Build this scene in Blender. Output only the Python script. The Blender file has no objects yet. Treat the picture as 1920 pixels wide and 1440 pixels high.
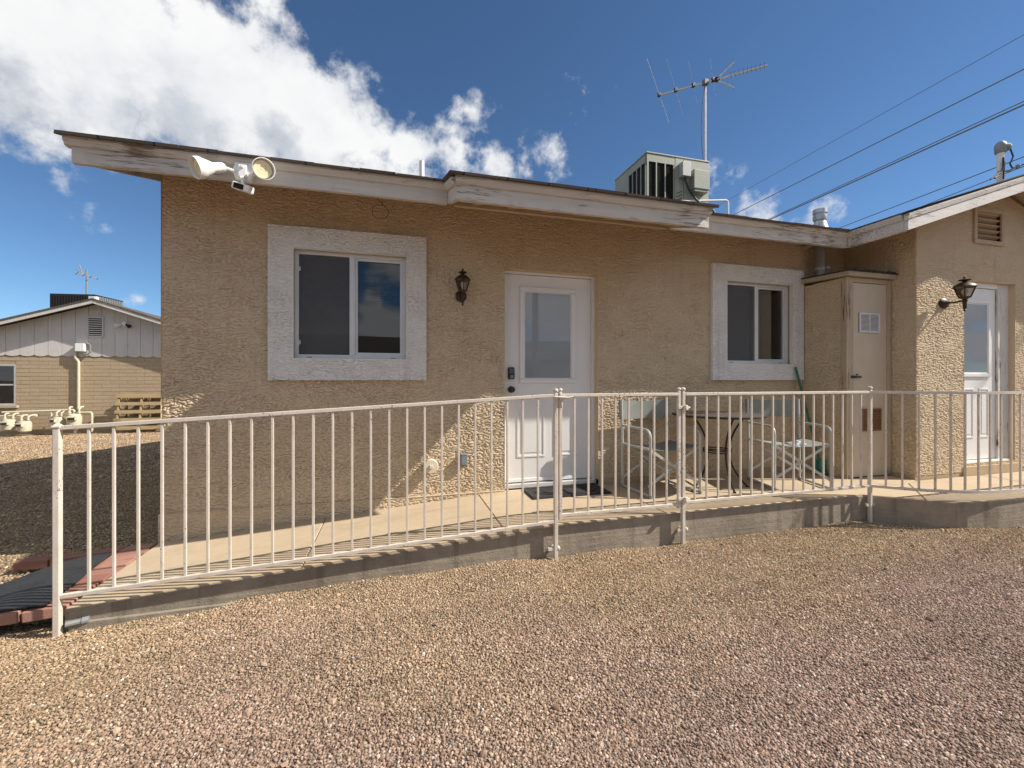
import bpy, bmesh, math, random
import numpy as np
from mathutils import Vector, Matrix

# ---------------------------------------------------------------- camera, sky, sun, exposure
scene = bpy.context.scene
COL = scene.collection
R = math.radians
TH = R(15.5)

cam_d = bpy.data.cameras.new("camera")
cam = bpy.data.objects.new("camera", cam_d)
COL.objects.link(cam)
cam.location = (0, 0, 1.0)
cam.rotation_euler = (R(90), 0, -TH)
cam_d.sensor_width = 36.0
cam_d.lens = 15.0
cam_d.shift_y = -8 / 1920
cam_d.clip_start = 0.02
cam_d.clip_end = 2000
scene.camera = cam

SUN_DIR = Vector((3.0, -1.0, 2.76)).normalized()      # towards the sun
sun_el = math.asin(SUN_DIR.z)
sun_az = math.atan2(SUN_DIR.x, SUN_DIR.y)             # from +Y towards +X
sun_d = bpy.data.lights.new("sun", 'SUN')
sun_d.energy = 5.0
sun_d.angle = R(0.55)
sun_d.color = (1.0, 0.94, 0.85)
sun = bpy.data.objects.new("sun", sun_d)
COL.objects.link(sun)
sun.rotation_euler = SUN_DIR.to_track_quat('Z', 'Y').to_euler()
sun.location = (20, -8, 20)

scene.view_settings.view_transform = 'Standard'
scene.view_settings.look = 'None'
scene.view_settings.gamma = 1.0
scene.view_settings.use_curve_mapping = False
scene.view_settings.exposure = 0.56
scene.render.engine = 'CYCLES'
scene.cycles.max_bounces = 8
scene.cycles.diffuse_bounces = 4
scene.cycles.transparent_max_bounces = 16
scene.cycles.use_denoising = True
try:
    scene.cycles.denoiser = 'OPENIMAGEDENOISE'
    scene.cycles.denoising_input_passes = 'RGB_ALBEDO_NORMAL'
except Exception:
    pass


class NT:
    """small node helper"""
    def __init__(self, tree):
        self.t = tree
        self.n = tree.nodes
        self.l = tree.links

    def new(self, typ, **kw):
        nd = self.n.new(typ)
        for k, v in kw.items():
            setattr(nd, k, v)
        return nd

    def link(self, a, b):
        self.l.new(a, b)

    def put(self, sock, v):
        if isinstance(v, bpy.types.NodeSocket):
            self.l.new(v, sock)
        elif v is not None:
            sock.default_value = v

    def math(self, op, a, b=None, c=None, clamp=False):
        nd = self.new('ShaderNodeMath', operation=op, use_clamp=clamp)
        self.put(nd.inputs[0], a)
        self.put(nd.inputs[1], b)
        self.put(nd.inputs[2], c)
        return nd.outputs[0]

    def vmath(self, op, a, b=None):
        nd = self.new('ShaderNodeVectorMath', operation=op)
        self.put(nd.inputs[0], a)
        self.put(nd.inputs[1], b)
        return nd.outputs['Value'] if op in ('DOT_PRODUCT', 'LENGTH', 'DISTANCE') else nd.outputs[0]

    def noise(self, vec, scale, detail=4, rough=0.5, dist=0.0, dim='3D'):
        nd = self.new('ShaderNodeTexNoise', noise_dimensions=dim)
        self.put(nd.inputs['Vector'], vec)
        nd.inputs['Scale'].default_value = scale
        nd.inputs['Detail'].default_value = detail
        nd.inputs['Roughness'].default_value = rough
        nd.inputs['Distortion'].default_value = dist
        return nd.outputs['Fac']

    def voronoi(self, vec, scale, feature='F1', rnd=1.0):
        nd = self.new('ShaderNodeTexVoronoi', feature=feature)
        self.put(nd.inputs['Vector'], vec)
        nd.inputs['Scale'].default_value = scale
        nd.inputs['Randomness'].default_value = rnd
        return nd

    def smooth(self, v, a, b, o0=0.0, o1=1.0):
        nd = self.new('ShaderNodeMapRange', interpolation_type='SMOOTHSTEP')
        self.put(nd.inputs[0], v)
        nd.inputs[1].default_value = a
        nd.inputs[2].default_value = b
        nd.inputs[3].default_value = o0
        nd.inputs[4].default_value = o1
        return nd.outputs[0]

    def lin(self, v, a, b, o0=0.0, o1=1.0):
        nd = self.new('ShaderNodeMapRange')
        self.put(nd.inputs[0], v)
        nd.inputs[1].default_value = a
        nd.inputs[2].default_value = b
        nd.inputs[3].default_value = o0
        nd.inputs[4].default_value = o1
        return nd.outputs[0]

    def mix(self, f, a, b, mode='MIX'):
        nd = self.new('ShaderNodeMix', data_type='RGBA', blend_type=mode)
        self.put(nd.inputs[0], f)
        self.put(nd.inputs[6], a if not isinstance(a, tuple) else (*a[:3], 1))
        self.put(nd.inputs[7], b if not isinstance(b, tuple) else (*b[:3], 1))
        return nd.outputs[2]

    def ramp(self, f, stops, interp='LINEAR'):
        nd = self.new('ShaderNodeValToRGB')
        cr = nd.color_ramp
        cr.interpolation = interp
        while len(cr.elements) < len(stops):
            cr.elements.new(0.5)
        for e, (p, c) in zip(cr.elements, stops):
            e.position = p
            e.color = (*c[:3], 1)
        self.put(nd.inputs[0], f)
        return nd.outputs[0]


# ---- world: daylight sky with cumulus
world = bpy.data.worlds.new("World")
scene.world = world
world.use_nodes = True
wt = world.node_tree
wt.nodes.clear()
W = NT(wt)
sky = W.new('ShaderNodeTexSky', sky_type='NISHITA')
sky.sun_disc = False
sky.sun_elevation = sun_el
sky.sun_rotation = sun_az
sky.air_density = 0.9
sky.dust_density = 0.1
sky.ozone_density = 2.6
sky.altitude = 1200
SKY_STRENGTH = 0.080


def dirv(az, el):
    a, e = R(az), R(el)
    return (math.sin(a) * math.cos(e), math.cos(a) * math.cos(e), math.sin(e))


# the cumulus bank and the scattered wisps: (azimuth from +Y to +X, elevation, radius, weight), in degrees
CLOUDS = [(-47, 36, 23, 1.4), (-31, 30, 16, 1.35), (-20, 28.5, 15, 1.3), (-11, 29, 12, 1.2), (-4, 27.8, 10, 1.1), (3, 27.0, 8.5, 1.0),
          (9.5, 27.8, 8, .78), (14, 26.5, 8, .60), (21, 27.3, 8, 0.60), (24.7, 32.8, 7, .60), (24.5, 29, 6, .50), (18, 24, 8, .54),
          (47.5, 17.0, 8, 0.54), (52, 17.2, 7, .52), (44, 17, 4, .50), (-30, 11.0, 8, 0.53), (-26, 8.6, 5.5, .51), (-36, 14, 4, .49),
          (-75, 42, 30, 1.4), (-60, 62, 24, 1.3), (41, 22, 5, .45)]


def cloud_group():
    g = bpy.data.node_groups.new("cloud_density", 'ShaderNodeTree')
    g.interface.new_socket("Dir", in_out='INPUT', socket_type='NodeSocketVector')
    g.interface.new_socket("Density", in_out='OUTPUT', socket_type='NodeSocketFloat')
    G = NT(g)
    gi = G.new('NodeGroupInput')
    go = G.new('NodeGroupOutput')
    d0 = G.vmath('NORMALIZE', gi.outputs[0])
    # large warp of the direction so that the blobs get ragged outlines
    nz = G.new('ShaderNodeTexNoise')
    nz.inputs['Scale'].default_value = 5.0
    nz.inputs['Detail'].default_value = 3
    G.link(d0, nz.inputs['Vector'])
    wv = G.vmath('SUBTRACT', nz.outputs['Color'], (0.5, 0.5, 0.5))
    wv = G.vmath('MULTIPLY', wv, (0.13, 0.13, 0.11))
    d = G.vmath('NORMALIZE', G.vmath('ADD', d0, wv))
    acc = None
    for az, el, rad, wgt in CLOUDS:
        dp = G.vmath('DOT_PRODUCT', d, dirv(az, el))
        ang = G.math('ARCCOSINE', G.math('MINIMUM', dp, 1.0))
        v = G.lin(ang, 0.0, R(rad), wgt, 0.0)
        acc = v if acc is None else G.math('MAXIMUM', acc, v)
    # scattered fair-weather clouds behind the camera, cover thickened to add neutral fill light
    sep = G.new('ShaderNodeSeparateXYZ')
    G.link(d0, sep.inputs[0])
    zc = G.math('ADD', G.math('MAXIMUM', sep.outputs[2], 0.0), 0.22)
    comb = G.new('ShaderNodeCombineXYZ')
    G.link(G.math('DIVIDE', sep.outputs[0], zc), comb.inputs[0])
    G.link(G.math('DIVIDE', sep.outputs[1], zc), comb.inputs[1])
    far = G.noise(comb.outputs[0], 1.1, 3, 0.5)
    back = G.smooth(sep.outputs[1], -0.05, -0.35)
    sc_ = G.math('MULTIPLY', G.smooth(far, 0.34, 0.62), back)
    sc_ = G.math('MULTIPLY', sc_, 0.9)
    acc = G.math('MAXIMUM', acc, sc_)
    n1 = G.noise(d0, 6.5, 12, 0.58, 0.0)
    n2 = G.noise(d0, 21.0, 10, 0.62, 0.0)
    n = G.math('ADD', G.math('MULTIPLY', n1, 0.72), G.math('MULTIPLY', n2, 0.28))
    n = G.math('MULTIPLY', G.math('SUBTRACT', n, 0.5), 2.9)
    den = G.math('ADD', G.math('SUBTRACT', acc, 0.34), G.math('MULTIPLY', n, G.smooth(acc, 0.0, 0.3, 0.25, 1.0)))
    den = G.math('MULTIPLY', den, G.smooth(acc, 0.0, 0.12))
    G.link(den, go.inputs[0])
    return g


cg = cloud_group()
tc = W.new('ShaderNodeTexCoord')
dvec = W.vmath('NORMALIZE', tc.outputs['Generated'])
g1 = W.new('ShaderNodeGroup')
g1.node_tree = cg
W.link(dvec, g1.inputs[0])
g2 = W.new('ShaderNodeGroup')
g2.node_tree = cg
W.link(W.vmath('ADD', dvec, tuple(SUN_DIR * 0.075)), g2.inputs[0])
den = g1.outputs[0]
den_s = g2.outputs[0]
alpha = W.smooth(den, 0.0, 0.40)
rel = W.math('SUBTRACT', den, den_s)                    # thinner towards the sun = lit edge
lit = W.smooth(rel, -0.62, 0.22)
thick = W.smooth(den, 0.25, 1.25)
cl_col = W.mix(lit, (0.58, 0.62, 0.69), (1.0, 1.0, 1.0))
cl_col = W.mix(W.math('MULTIPLY', thick, 0.16), cl_col, (0.60, 0.65, 0.72))
billow = W.noise(dvec, 5.5, 7, 0.55)
cl_col = W.mix(W.smooth(billow, 0.42, 0.62, 0.0, 0.55), cl_col, (0.66, 0.70, 0.77))
cl_bright = W.vmath('MULTIPLY', cl_col, (0.655, 0.655, 0.655))
sky_s = W.vmath('MULTIPLY', sky.outputs[0], (SKY_STRENGTH * 0.74, SKY_STRENGTH * 0.93, SKY_STRENGTH * 1.04))
fin = W.mix(alpha, sky_s, cl_bright)
bg = W.new('ShaderNodeBackground')
bg.inputs['Strength'].default_value = 1.0
W.link(fin, bg.inputs['Color'])
wo = W.new('ShaderNodeOutputWorld')
W.link(bg.outputs[0], wo.inputs['Surface'])


# ---------------------------------------------------------------- mesh helpers
class MB:
    def __init__(self):
        self.v = []
        self.f = []
        self.m = []
        self.s = []
        self.mi = 0
        self.sm = True

    def add(self, vs, fs):
        o = len(self.v)
        self.v += [tuple(p) for p in vs]
        for f in fs:
            self.f.append(tuple(i + o for i in f))
            self.m.append(self.mi)
            self.s.append(self.sm)
        return self

    def quad(self, a, b, c, d):
        return self.add([a, b, c, d], [(0, 1, 2, 3)])

    def box(self, lo, hi, bev=0.0, M=None):
        x0, y0, z0 = lo
        x1, y1, z1 = hi
        if bev <= 0:
            vs = [(x0, y0, z0), (x1, y0, z0), (x1, y1, z0), (x0, y1, z0), (x0, y0, z1), (x1, y0, z1), (x1, y1, z1), (x0, y1, z1)]
            fs = [(0, 3, 2, 1), (4, 5, 6, 7), (0, 1, 5, 4), (1, 2, 6, 5), (2, 3, 7, 6), (3, 0, 4, 7)]
        else:
            bm = bmesh.new()
            bmesh.ops.create_cube(bm, size=1.0)
            for v in bm.verts:
                v.co = Vector(((x0 + x1) / 2 + v.co.x * (x1 - x0), (y0 + y1) / 2 + v.co.y * (y1 - y0), (z0 + z1) / 2 + v.co.z * (z1 - z0)))
            bmesh.ops.bevel(bm, geom=bm.edges[:], offset=bev, segments=2, profile=0.5, affect='EDGES')
            bm.verts.index_update()
            vs = [tuple(v.co) for v in bm.verts]
            fs = [tuple(v.index for v in f.verts) for f in bm.faces]
            bm.free()
        if M is not None:
            vs = [tuple(M @ Vector(p)) for p in vs]
        self.sm = False
        self.add(vs, fs)
        self.sm = True
        return self

    def prism(self, poly, d, M=None):
        """polygon of 3D points (counter-clockwise seen against d), extruded by the vector d"""
        n = len(poly)
        d = Vector(d)
        vs = [Vector(p) for p in poly] + [Vector(p) + d for p in poly]
        if M is not None:
            vs = [M @ p for p in vs]
        fs = [tuple(range(n - 1, -1, -1)), tuple(range(n, 2 * n))]
        for i in range(n):
            j = (i + 1) % n
            fs.append((i, j, n + j, n + i))
        return self.add(vs, fs)

    def beam(self, a, b, w, h, up=(0, 0, 1), bev=0.0):
        """box from a to b with width w (sideways) and height h (along up)"""
        a, b = Vector(a), Vector(b)
        t = (b - a)
        L = t.length
        t.normalize()
        upv = Vector(up)
        s = t.cross(upv)
        if s.length < 1e-4:
            s = t.cross(Vector((0, 1, 0)))
        s.normalize()
        u = s.cross(t)
        M = Matrix((t, s, u)).transposed().to_4x4()
        M.translation = a
        return self.box((0, -w / 2, -h / 2), (L, w / 2, h / 2), bev, M)

    def tube(self, pts, r, seg=8, closed=False, caps=True):
        P = [Vector(p) for p in pts]
        n = len(P)
        rs = r if isinstance(r, (list, tuple)) else [r] * n
        T = []
        for i in range(n):
            if closed:
                t = P[(i + 1) % n] - P[i - 1]
            else:
                t = P[min(i + 1, n - 1)] - P[max(i - 1, 0)]
            T.append(t.normalized())
        ref = Vector((0, 0, 1)) if abs(T[0].z) < 0.9 else Vector((1, 0, 0))
        nrm = (ref - T[0] * ref.dot(T[0])).normalized()
        vs = []
        for i in range(n):
            nrm = (nrm - T[i] * nrm.dot(T[i])).normalized()
            bn = T[i].cross(nrm)
            for k in range(seg):
                a = 2 * math.pi * k / seg
                vs.append(P[i] + (nrm * math.cos(a) + bn * math.sin(a)) * rs[i])
        fs = []
        for i in range(n if closed else n - 1):
            j = (i + 1) % n
            for k in range(seg):
                k2 = (k + 1) % seg
                fs.append((i * seg + k, i * seg + k2, j * seg + k2, j * seg + k))
        if caps and not closed:
            fs.append(tuple(range(seg - 1, -1, -1)))
            fs.append(tuple((n - 1) * seg + k for k in range(seg)))
        return self.add(vs, fs)

    def lathe(self, prof, origin=(0, 0, 0), axis=(0, 0, 1), seg=16, sides=None):
        """profile of (radius, height) pairs turned about the axis through origin"""
        ax = Vector(axis).normalized()
        ref = Vector((1, 0, 0)) if abs(ax.x) < 0.9 else Vector((0, 1, 0))
        u = (ref - ax * ref.dot(ax)).normalized()
        w = ax.cross(u)
        O = Vector(origin)
        vs, fs = [], []
        n = len(prof)
        for r, h in prof:
            for k in range(seg):
                a = 2 * math.pi * (k + 0.5) / seg
                vs.append(O + ax * h + (u * math.cos(a) + w * math.sin(a)) * max(r, 1e-5))
        for i in range(n - 1):
            for k in range(seg):
                k2 = (k + 1) % seg
                fs.append((i * seg + k, i * seg + k2, (i + 1) * seg + k2, (i + 1) * seg + k))
        if prof[0][0] > 1e-4:
            fs.append(tuple(range(seg - 1, -1, -1)))
        if prof[-1][0] > 1e-4:
            fs.append(tuple((n - 1) * seg + k for k in range(seg)))
        return self.add(vs, fs)

    def mesh(self, name, mats):
        me = bpy.data.meshes.new(name)
        me.from_pydata(self.v, [], self.f)
        for m in (mats if isinstance(mats, (list, tuple)) else [mats]):
            me.materials.append(m)
        if any(self.m):
            me.polygons.foreach_set('material_index', self.m)
        me.set_sharp_from_angle(angle=R(32))
        me.polygons.foreach_set('use_smooth', self.s)
        me.validate()
        me.update()
        return me


def link(name, me, parent=None):
    o = bpy.data.objects.new(name, me)
    COL.objects.link(o)
    if parent is not None:
        o.parent = parent
        p = parent
        M = Matrix.Identity(4)
        chain = []
        while p is not None:
            chain.append(p)
            p = p.parent
        for q in reversed(chain):
            M = M @ q.matrix_parent_inverse @ q.matrix_basis
        o.matrix_parent_inverse = M.inverted()
    return o


def obj(name, mb, mat, parent=None):
    return link(name, mb.mesh(name, mat), parent)


def local(name, mb, mat, parent):
    """part whose mesh is in its parent's own coordinates"""
    o = bpy.data.objects.new(name, mb.mesh(name, mat))
    COL.objects.link(o)
    o.parent = parent
    return o


def piece(name, me, parent, loc=(0, 0, 0), rot=(0, 0, 0)):
    """part that shares a mesh; placed in the parent's coordinates"""
    o = bpy.data.objects.new(name, me)
    COL.objects.link(o)
    o.parent = parent
    o.location = loc
    o.rotation_euler = rot
    return o


def tag(o, label, cat, group=None):
    o['label'] = label
    o['category'] = cat
    if group:
        o['group'] = group
    return o


def thing(name, label, cat, loc=(0, 0, 0), rz=0.0, group=None):
    o = bpy.data.objects.new(name, None)
    o.empty_display_size = 0.1
    COL.objects.link(o)
    o.location = loc
    o.rotation_euler = (0, 0, rz)
    return tag(o, label, cat, group)


def copy_thing(src, loc, rz, label, group=None):
    def cp(o, par):
        c = o.copy()
        COL.objects.link(c)
        if par is not None:
            c.parent = par
        for ch in list(o.children):
            cp(ch, c)
        return c
    r = cp(src, None)
    r.location = loc
    r.rotation_euler = (0, 0, rz)
    r['label'] = label
    if group:
        r['group'] = group
    return r


# ---------------------------------------------------------------- numpy noise
_rng = np.random.default_rng(7)
_perm = np.concatenate([_rng.permutation(256)] * 3)
_ga = _rng.random(256) * 2 * np.pi
_gx, _gy = np.cos(_ga), np.sin(_ga)


def perlin(x, y):
    xi = np.floor(x).astype(np.int64)
    yi = np.floor(y).astype(np.int64)
    xf, yf = x - xi, y - yi
    u = xf * xf * xf * (xf * (xf * 6 - 15) + 10)
    v = yf * yf * yf * (yf * (yf * 6 - 15) + 10)

    def g(ix, iy, dx, dy):
        h = _perm[_perm[ix & 255] + (iy & 255)]
        return _gx[h] * dx + _gy[h] * dy
    n00 = g(xi, yi, xf, yf)
    n10 = g(xi + 1, yi, xf - 1, yf)
    n01 = g(xi, yi + 1, xf, yf - 1)
    n11 = g(xi + 1, yi + 1, xf - 1, yf - 1)
    a = n00 + u * (n10 - n00)
    b = n01 + u * (n11 - n01)
    return (a + v * (b - a)) * 1.5


def sstep(x, a, b):
    t = np.clip((x - a) / (b - a), 0, 1)
    return t * t * (3 - 2 * t)


# ---------------------------------------------------------------- materials
MATS = {}


def mat(name):
    m = bpy.data.materials.new(name)
    m.use_nodes = True
    m.node_tree.nodes.clear()
    N = NT(m.node_tree)
    out = N.new('ShaderNodeOutputMaterial')
    b = N.new('ShaderNodeBsdfPrincipled')
    N.link(b.outputs[0], out.inputs[0])
    MATS[name] = m
    return m, N, b, out


def set_bump(N, b, h, dist, strength=1.0):
    bp = N.new('ShaderNodeBump')
    bp.inputs['Distance'].default_value = dist
    bp.inputs['Strength'].default_value = strength
    N.link(h, bp.inputs['Height'])
    N.link(bp.outputs[0], b.inputs['Normal'])


def pos(N):
    return N.new('ShaderNodeNewGeometry').outputs['Position']


def objc(N):
    return N.new('ShaderNodeTexCoord').outputs['Object']


def scaled(N, v, s):
    return N.vmath('MULTIPLY', v, s)


def simple(name, col, rough=0.5, metal=0.0, var=0.12, nscale=8.0, bump=0.0, bscale=60.0, spec=0.5, coat=0.0):
    """plain paint / metal / plastic with soft mottling and a little surface noise"""
    m, N, b, _ = mat(name)
    p = objc(N)
    n = N.noise(p, nscale, 5, 0.6)
    f = N.lin(n, 0.25, 0.75)
    c = N.mix(f, tuple(x * (1 - var) for x in col), tuple(min(1, x * (1 + var)) for x in col))
    N.link(c, b.inputs['Base Color'])
    r = N.lin(N.noise(p, nscale * 3, 4, 0.6), 0.2, 0.8, max(0.04, rough - 0.1), min(1, rough + 0.1))
    N.link(r, b.inputs['Roughness'])
    b.inputs['Metallic'].default_value = metal
    b.inputs['Specular IOR Level'].default_value = spec
    if coat:
        b.inputs['Coat Weight'].default_value = coat
    if bump:
        set_bump(N, b, N.noise(p, bscale, 4, 0.6), bump)
    return m


def stucco(name, c0, c1, stain):
    m, N, b, _ = mat(name)
    p = pos(N)
    big = N.noise(p, 0.8, 5, 0.62)
    mid = N.noise(p, 5.0, 6, 0.7)
    fine = N.noise(p, 90.0, 3, 0.7)
    c = N.mix(N.lin(mid, 0.3, 0.7), c0, c1)
    c = N.mix(N.smooth(big, 0.52, 0.75, 0.0, 0.35), c, stain)
    c = N.mix(N.lin(fine, 0.3, 0.7, 0.0, 0.30), c, tuple(x * 0.62 for x in c0))
    # faint rain streaks
    st = N.noise(scaled(N, p, (9.0, 9.0, 0.55)), 1.0, 4, 0.6)
    c = N.mix(N.smooth(st, 0.55, 0.75, 0.0, 0.34), c, tuple(x * 0.72 for x in stain))
    N.link(c, b.inputs['Base Color'])
    b.inputs['Roughness'].default_value = 0.92
    b.inputs['Specular IOR Level'].default_value = 0.2
    h = N.math('ADD', N.math('MULTIPLY', fine, 0.5), N.noise(p, 38.0, 4, 0.65))
    set_bump(N, b, h, 0.006, 0.55)
    return m


M_STUCCO = stucco("tan_stucco", (0.585, 0.46, 0.31), (0.64, 0.51, 0.352), (0.535, 0.408, 0.26))
M_STUCCO_W = stucco("white_stucco", (0.72, 0.695, 0.645), (0.80, 0.775, 0.725), (0.64, 0.605, 0.55))


def weathered(name, paint, under, chip_lo, chip_hi, grain_axis, amount=1.0):
    """old paint on timber: grain, thin cracks, chips down to the wood"""
    m, N, b, _ = mat(name)
    p = pos(N)
    s = {'x': (1.5, 22, 22), 'z': (22, 22, 1.2)}[grain_axis]
    g = N.noise(scaled(N, p, s), 1.6, 7, 0.68, 0.6)
    sp = N.noise(scaled(N, p, s), 3.1, 6, 0.75, 0.4)
    zone = N.noise(p, 1.7, 3, 0.55)
    chip = N.math('ADD', sp, N.math('MULTIPLY', N.math('SUBTRACT', zone, 0.5), 0.75))
    chipf = N.math('MULTIPLY', N.smooth(chip, chip_lo, chip_hi), amount)
    c = N.mix(N.lin(g, 0.3, 0.7), tuple(x * 0.86 for x in paint), paint)
    dirt = N.noise(scaled(N, p, (2, 2, 2)), 2.0, 5, 0.65)
    c = N.mix(N.smooth(dirt, 0.5, 0.75, 0, 0.35), c, tuple(x * 0.68 for x in (paint[0], paint[1] * .97, paint[2] * .92)))
    c = N.mix(chipf, c, under)
    N.link(c, b.inputs['Base Color'])
    b.inputs['Roughness'].default_value = 0.7
    b.inputs['Specular IOR Level'].default_value = 0.3
    h = N.math('SUBTRACT', N.math('MULTIPLY', g, 0.5), chipf)
    set_bump(N, b, h, 0.003, 0.8)
    return m


M_FASCIA = weathered("weathered_white_paint", (0.60, 0.56, 0.50), (0.22, 0.165, 0.12), 0.565, 0.70, 'x')
M_FASCIA_Y = weathered("weathered_white_paint_rake", (0.66, 0.63, 0.58), (0.22, 0.19, 0.16), 0.56, 0.68, 'x')
M_TRIM = weathered("peeling_tan_trim", (0.46, 0.37, 0.26), (0.13, 0.075, 0.04), 0.60, 0.66, 'z')
M_JAMB = weathered("peeling_white_jamb", (0.66, 0.63, 0.58), (0.10, 0.06, 0.045), 0.57, 0.61, 'z')
M_DOOR = simple("white_door_paint", (0.74, 0.725, 0.70), 0.38, 0, 0.03, 3.0, 0.0008, 40)
M_CLOSET = simple("beige_door_paint", (0.52, 0.435, 0.32), 0.55, 0, 0.07, 3.0, 0.0015, 25)
M_SOFFIT = simple("soffit_paint", (0.45, 0.34, 0.22), 0.8, 0, 0.12, 5, 0.002, 30)
def mat_rail():
    m, N, b, _ = mat("worn_rail_enamel")
    p = pos(N)
    mott = N.noise(p, 7.0, 5, 0.65)
    c = N.mix(N.lin(mott, 0.3, 0.7), (0.55, 0.475, 0.395), (0.66, 0.585, 0.50))
    dirt = N.noise(scaled(N, p, (30, 30, 6)), 1.0, 5, 0.7)
    c = N.mix(N.smooth(dirt, 0.55, 0.75, 0, 0.45), c, (0.34, 0.28, 0.23))
    sp_ = N.noise(p, 85.0, 3, 0.6)
    zone_ = N.noise(p, 2.6, 3, 0.6)
    chip = N.smooth(N.math('ADD', sp_, N.math('MULTIPLY', N.math('SUBTRACT', zone_, 0.5), 0.5)), 0.66, 0.71)
    c = N.mix(chip, c, (0.17, 0.085, 0.045))
    N.link(c, b.inputs['Base Color'])
    N.link(N.lin(mott, 0.2, 0.8, 0.42, 0.62), b.inputs['Roughness'])
    set_bump(N, b, N.math('SUBTRACT', N.math('MULTIPLY', N.noise(p, 45, 4, .6), .4), chip), 0.0012, 0.7)
    return m


M_RAIL = mat_rail()
M_ALU = simple("window_aluminium", (0.62, 0.62, 0.61), 0.42, 0.25, 0.06, 5.0)
M_TUBE = simple("painted_tube", (0.50, 0.51, 0.48), 0.4, 0.25, 0.08, 9.0)
M_FABRIC = simple("grey_green_fabric", (0.225, 0.232, 0.205), 0.85, 0, 0.12, 12.0, 0.001, 220)
M_IRON = simple("dark_iron", (0.035, 0.026, 0.024), 0.45, 0.5, 0.3, 20)
M_TABLE = simple("dark_tabletop", (0.10, 0.085, 0.08), 0.22, 0, 0.2, 12, 0, 1, 0.6)
M_BRONZE = simple("bronze_lamp", (0.042, 0.026, 0.016), 0.5, 0.25, 0.3, 25)
M_BLACKM = simple("black_metal", (0.02, 0.019, 0.019), 0.5, 0.2, 0.2, 15)
M_BLACKCABLE = simple("black_cable", (0.022, 0.022, 0.024), 0.6, 0, 0.1)
M_WIRE = simple("grey_wire", (0.13, 0.14, 0.16), 0.6, 0.2, 0.1)
M_CREAM = simple('cream_plastic', (0.62, 0.55, 0.42), 0.5, 0, 0.08, 9)
M_PVC = simple("white_pvc", (0.78, 0.77, 0.74), 0.4, 0, 0.05, 6)
M_GALV = simple("galvanised_steel", (0.50, 0.51, 0.52), 0.42, 0.6, 0.18, 14)
M_ANT = simple("bright_aluminium", (0.60, 0.59, 0.56), 0.45, 0.1, 0.1, 14)
M_GALVD = simple("dull_grey_pipe", (0.26, 0.265, 0.26), 0.5, 0.3, 0.2, 10)
M_ACPAINT = simple("ac_casing", (0.26, 0.275, 0.22), 0.5, 0, 0.08, 4, 0.001, 20)
M_ACGREY = simple("grey_switch_box", (0.42, 0.43, 0.42), 0.5, 0, 0.08, 6)
M_FLOOD = simple("white_floodlight", (0.80, 0.79, 0.76), 0.35, 0, 0.04, 6)
M_LOUVRE = simple("white_louvre", (0.62, 0.63, 0.64), 0.45, 0, 0.05, 6)
M_METER = simple("cream_meter_paint", (0.55, 0.49, 0.36), 0.5, 0, 0.15, 14)
M_WOOD = simple("brown_wood_vent", (0.19, 0.088, 0.04), 0.55, 0, 0.25, 14, 0.001, 60)
M_GREEN = simple("green_plastic", (0.02, 0.13, 0.07), 0.4, 0, 0.15, 14)
M_TEAL = simple("teal_plastic", (0.02, 0.17, 0.14), 0.4, 0, 0.15, 14)
M_SHEET = simple("yellowed_lens", (0.80, 0.72, 0.48), 0.25, 0, 0.1, 30)
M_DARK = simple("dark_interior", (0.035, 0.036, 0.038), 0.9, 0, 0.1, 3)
M_ROOMW = simple("room_wall", (0.22, 0.21, 0.19), 0.9, 0, 0.05, 2)
M_BLIND = simple("white_blind", (0.72, 0.71, 0.69), 0.6, 0, 0.04, 6)
M_CURTAIN = simple("beige_curtain", (0.66, 0.57, 0.44), 0.9, 0, 0.08, 6)
M_VENTD = simple("vent_dark", (0.018, 0.017, 0.016), 0.9, 0, 0.1, 3)
M_BUFF = simple("buff_paint", (0.46, 0.34, 0.22), 0.75, 0, 0.1, 6, 0.001, 30)
M_GREYBOX = simple("grey_outlet", (0.20, 0.22, 0.235), 0.45, 0, 0.1, 10)


def mat_screen():
    m, N, b, out = mat("insect_screen")
    b.inputs['Base Color'].default_value = (0.10, 0.10, 0.10, 1)
    b.inputs['Roughness'].default_value = 0.7
    tr = N.new('ShaderNodeBsdfTransparent')
    mx = N.new('ShaderNodeMixShader')
    mx.inputs[0].default_value = 0.68
    N.link(tr.outputs[0], mx.inputs[1])
    N.link(b.outputs[0], mx.inputs[2])
    N.link(mx.outputs[0], out.inputs[0])
    return m


def mat_glass(name, tint, refl=1.62):
    m, N, b, out = mat(name)
    N.n.remove(b)
    tr = N.new('ShaderNodeBsdfTransparent')
    tr.inputs[0].default_value = (*tint, 1)
    gl = N.new('ShaderNodeBsdfGlossy')
    gl.inputs['Roughness'].default_value = 0.0
    gl.inputs['Color'].default_value = (0.95, 0.97, 1.0, 1)
    # slow waviness of old panes
    bp = N.new('ShaderNodeBump')
    bp.inputs['Distance'].default_value = 0.004
    bp.inputs['Strength'].default_value = 0.10
    N.link(N.noise(pos(N), 2.2, 1, 0.4), bp.inputs['Height'])
    N.link(bp.outputs[0], gl.inputs['Normal'])
    fr = N.new('ShaderNodeFresnel')
    fr.inputs[0].default_value = refl
    N.link(bp.outputs[0], fr.inputs['Normal'])
    mx = N.new('ShaderNodeMixShader')
    N.link(N.math('MULTIPLY', fr.outputs[0], 1.0, clamp=True), mx.inputs[0])
    N.link(tr.outputs[0], mx.inputs[1])
    N.link(gl.outputs[0], mx.inputs[2])
    N.link(mx.outputs[0], out.inputs[0])
    return m


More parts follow.
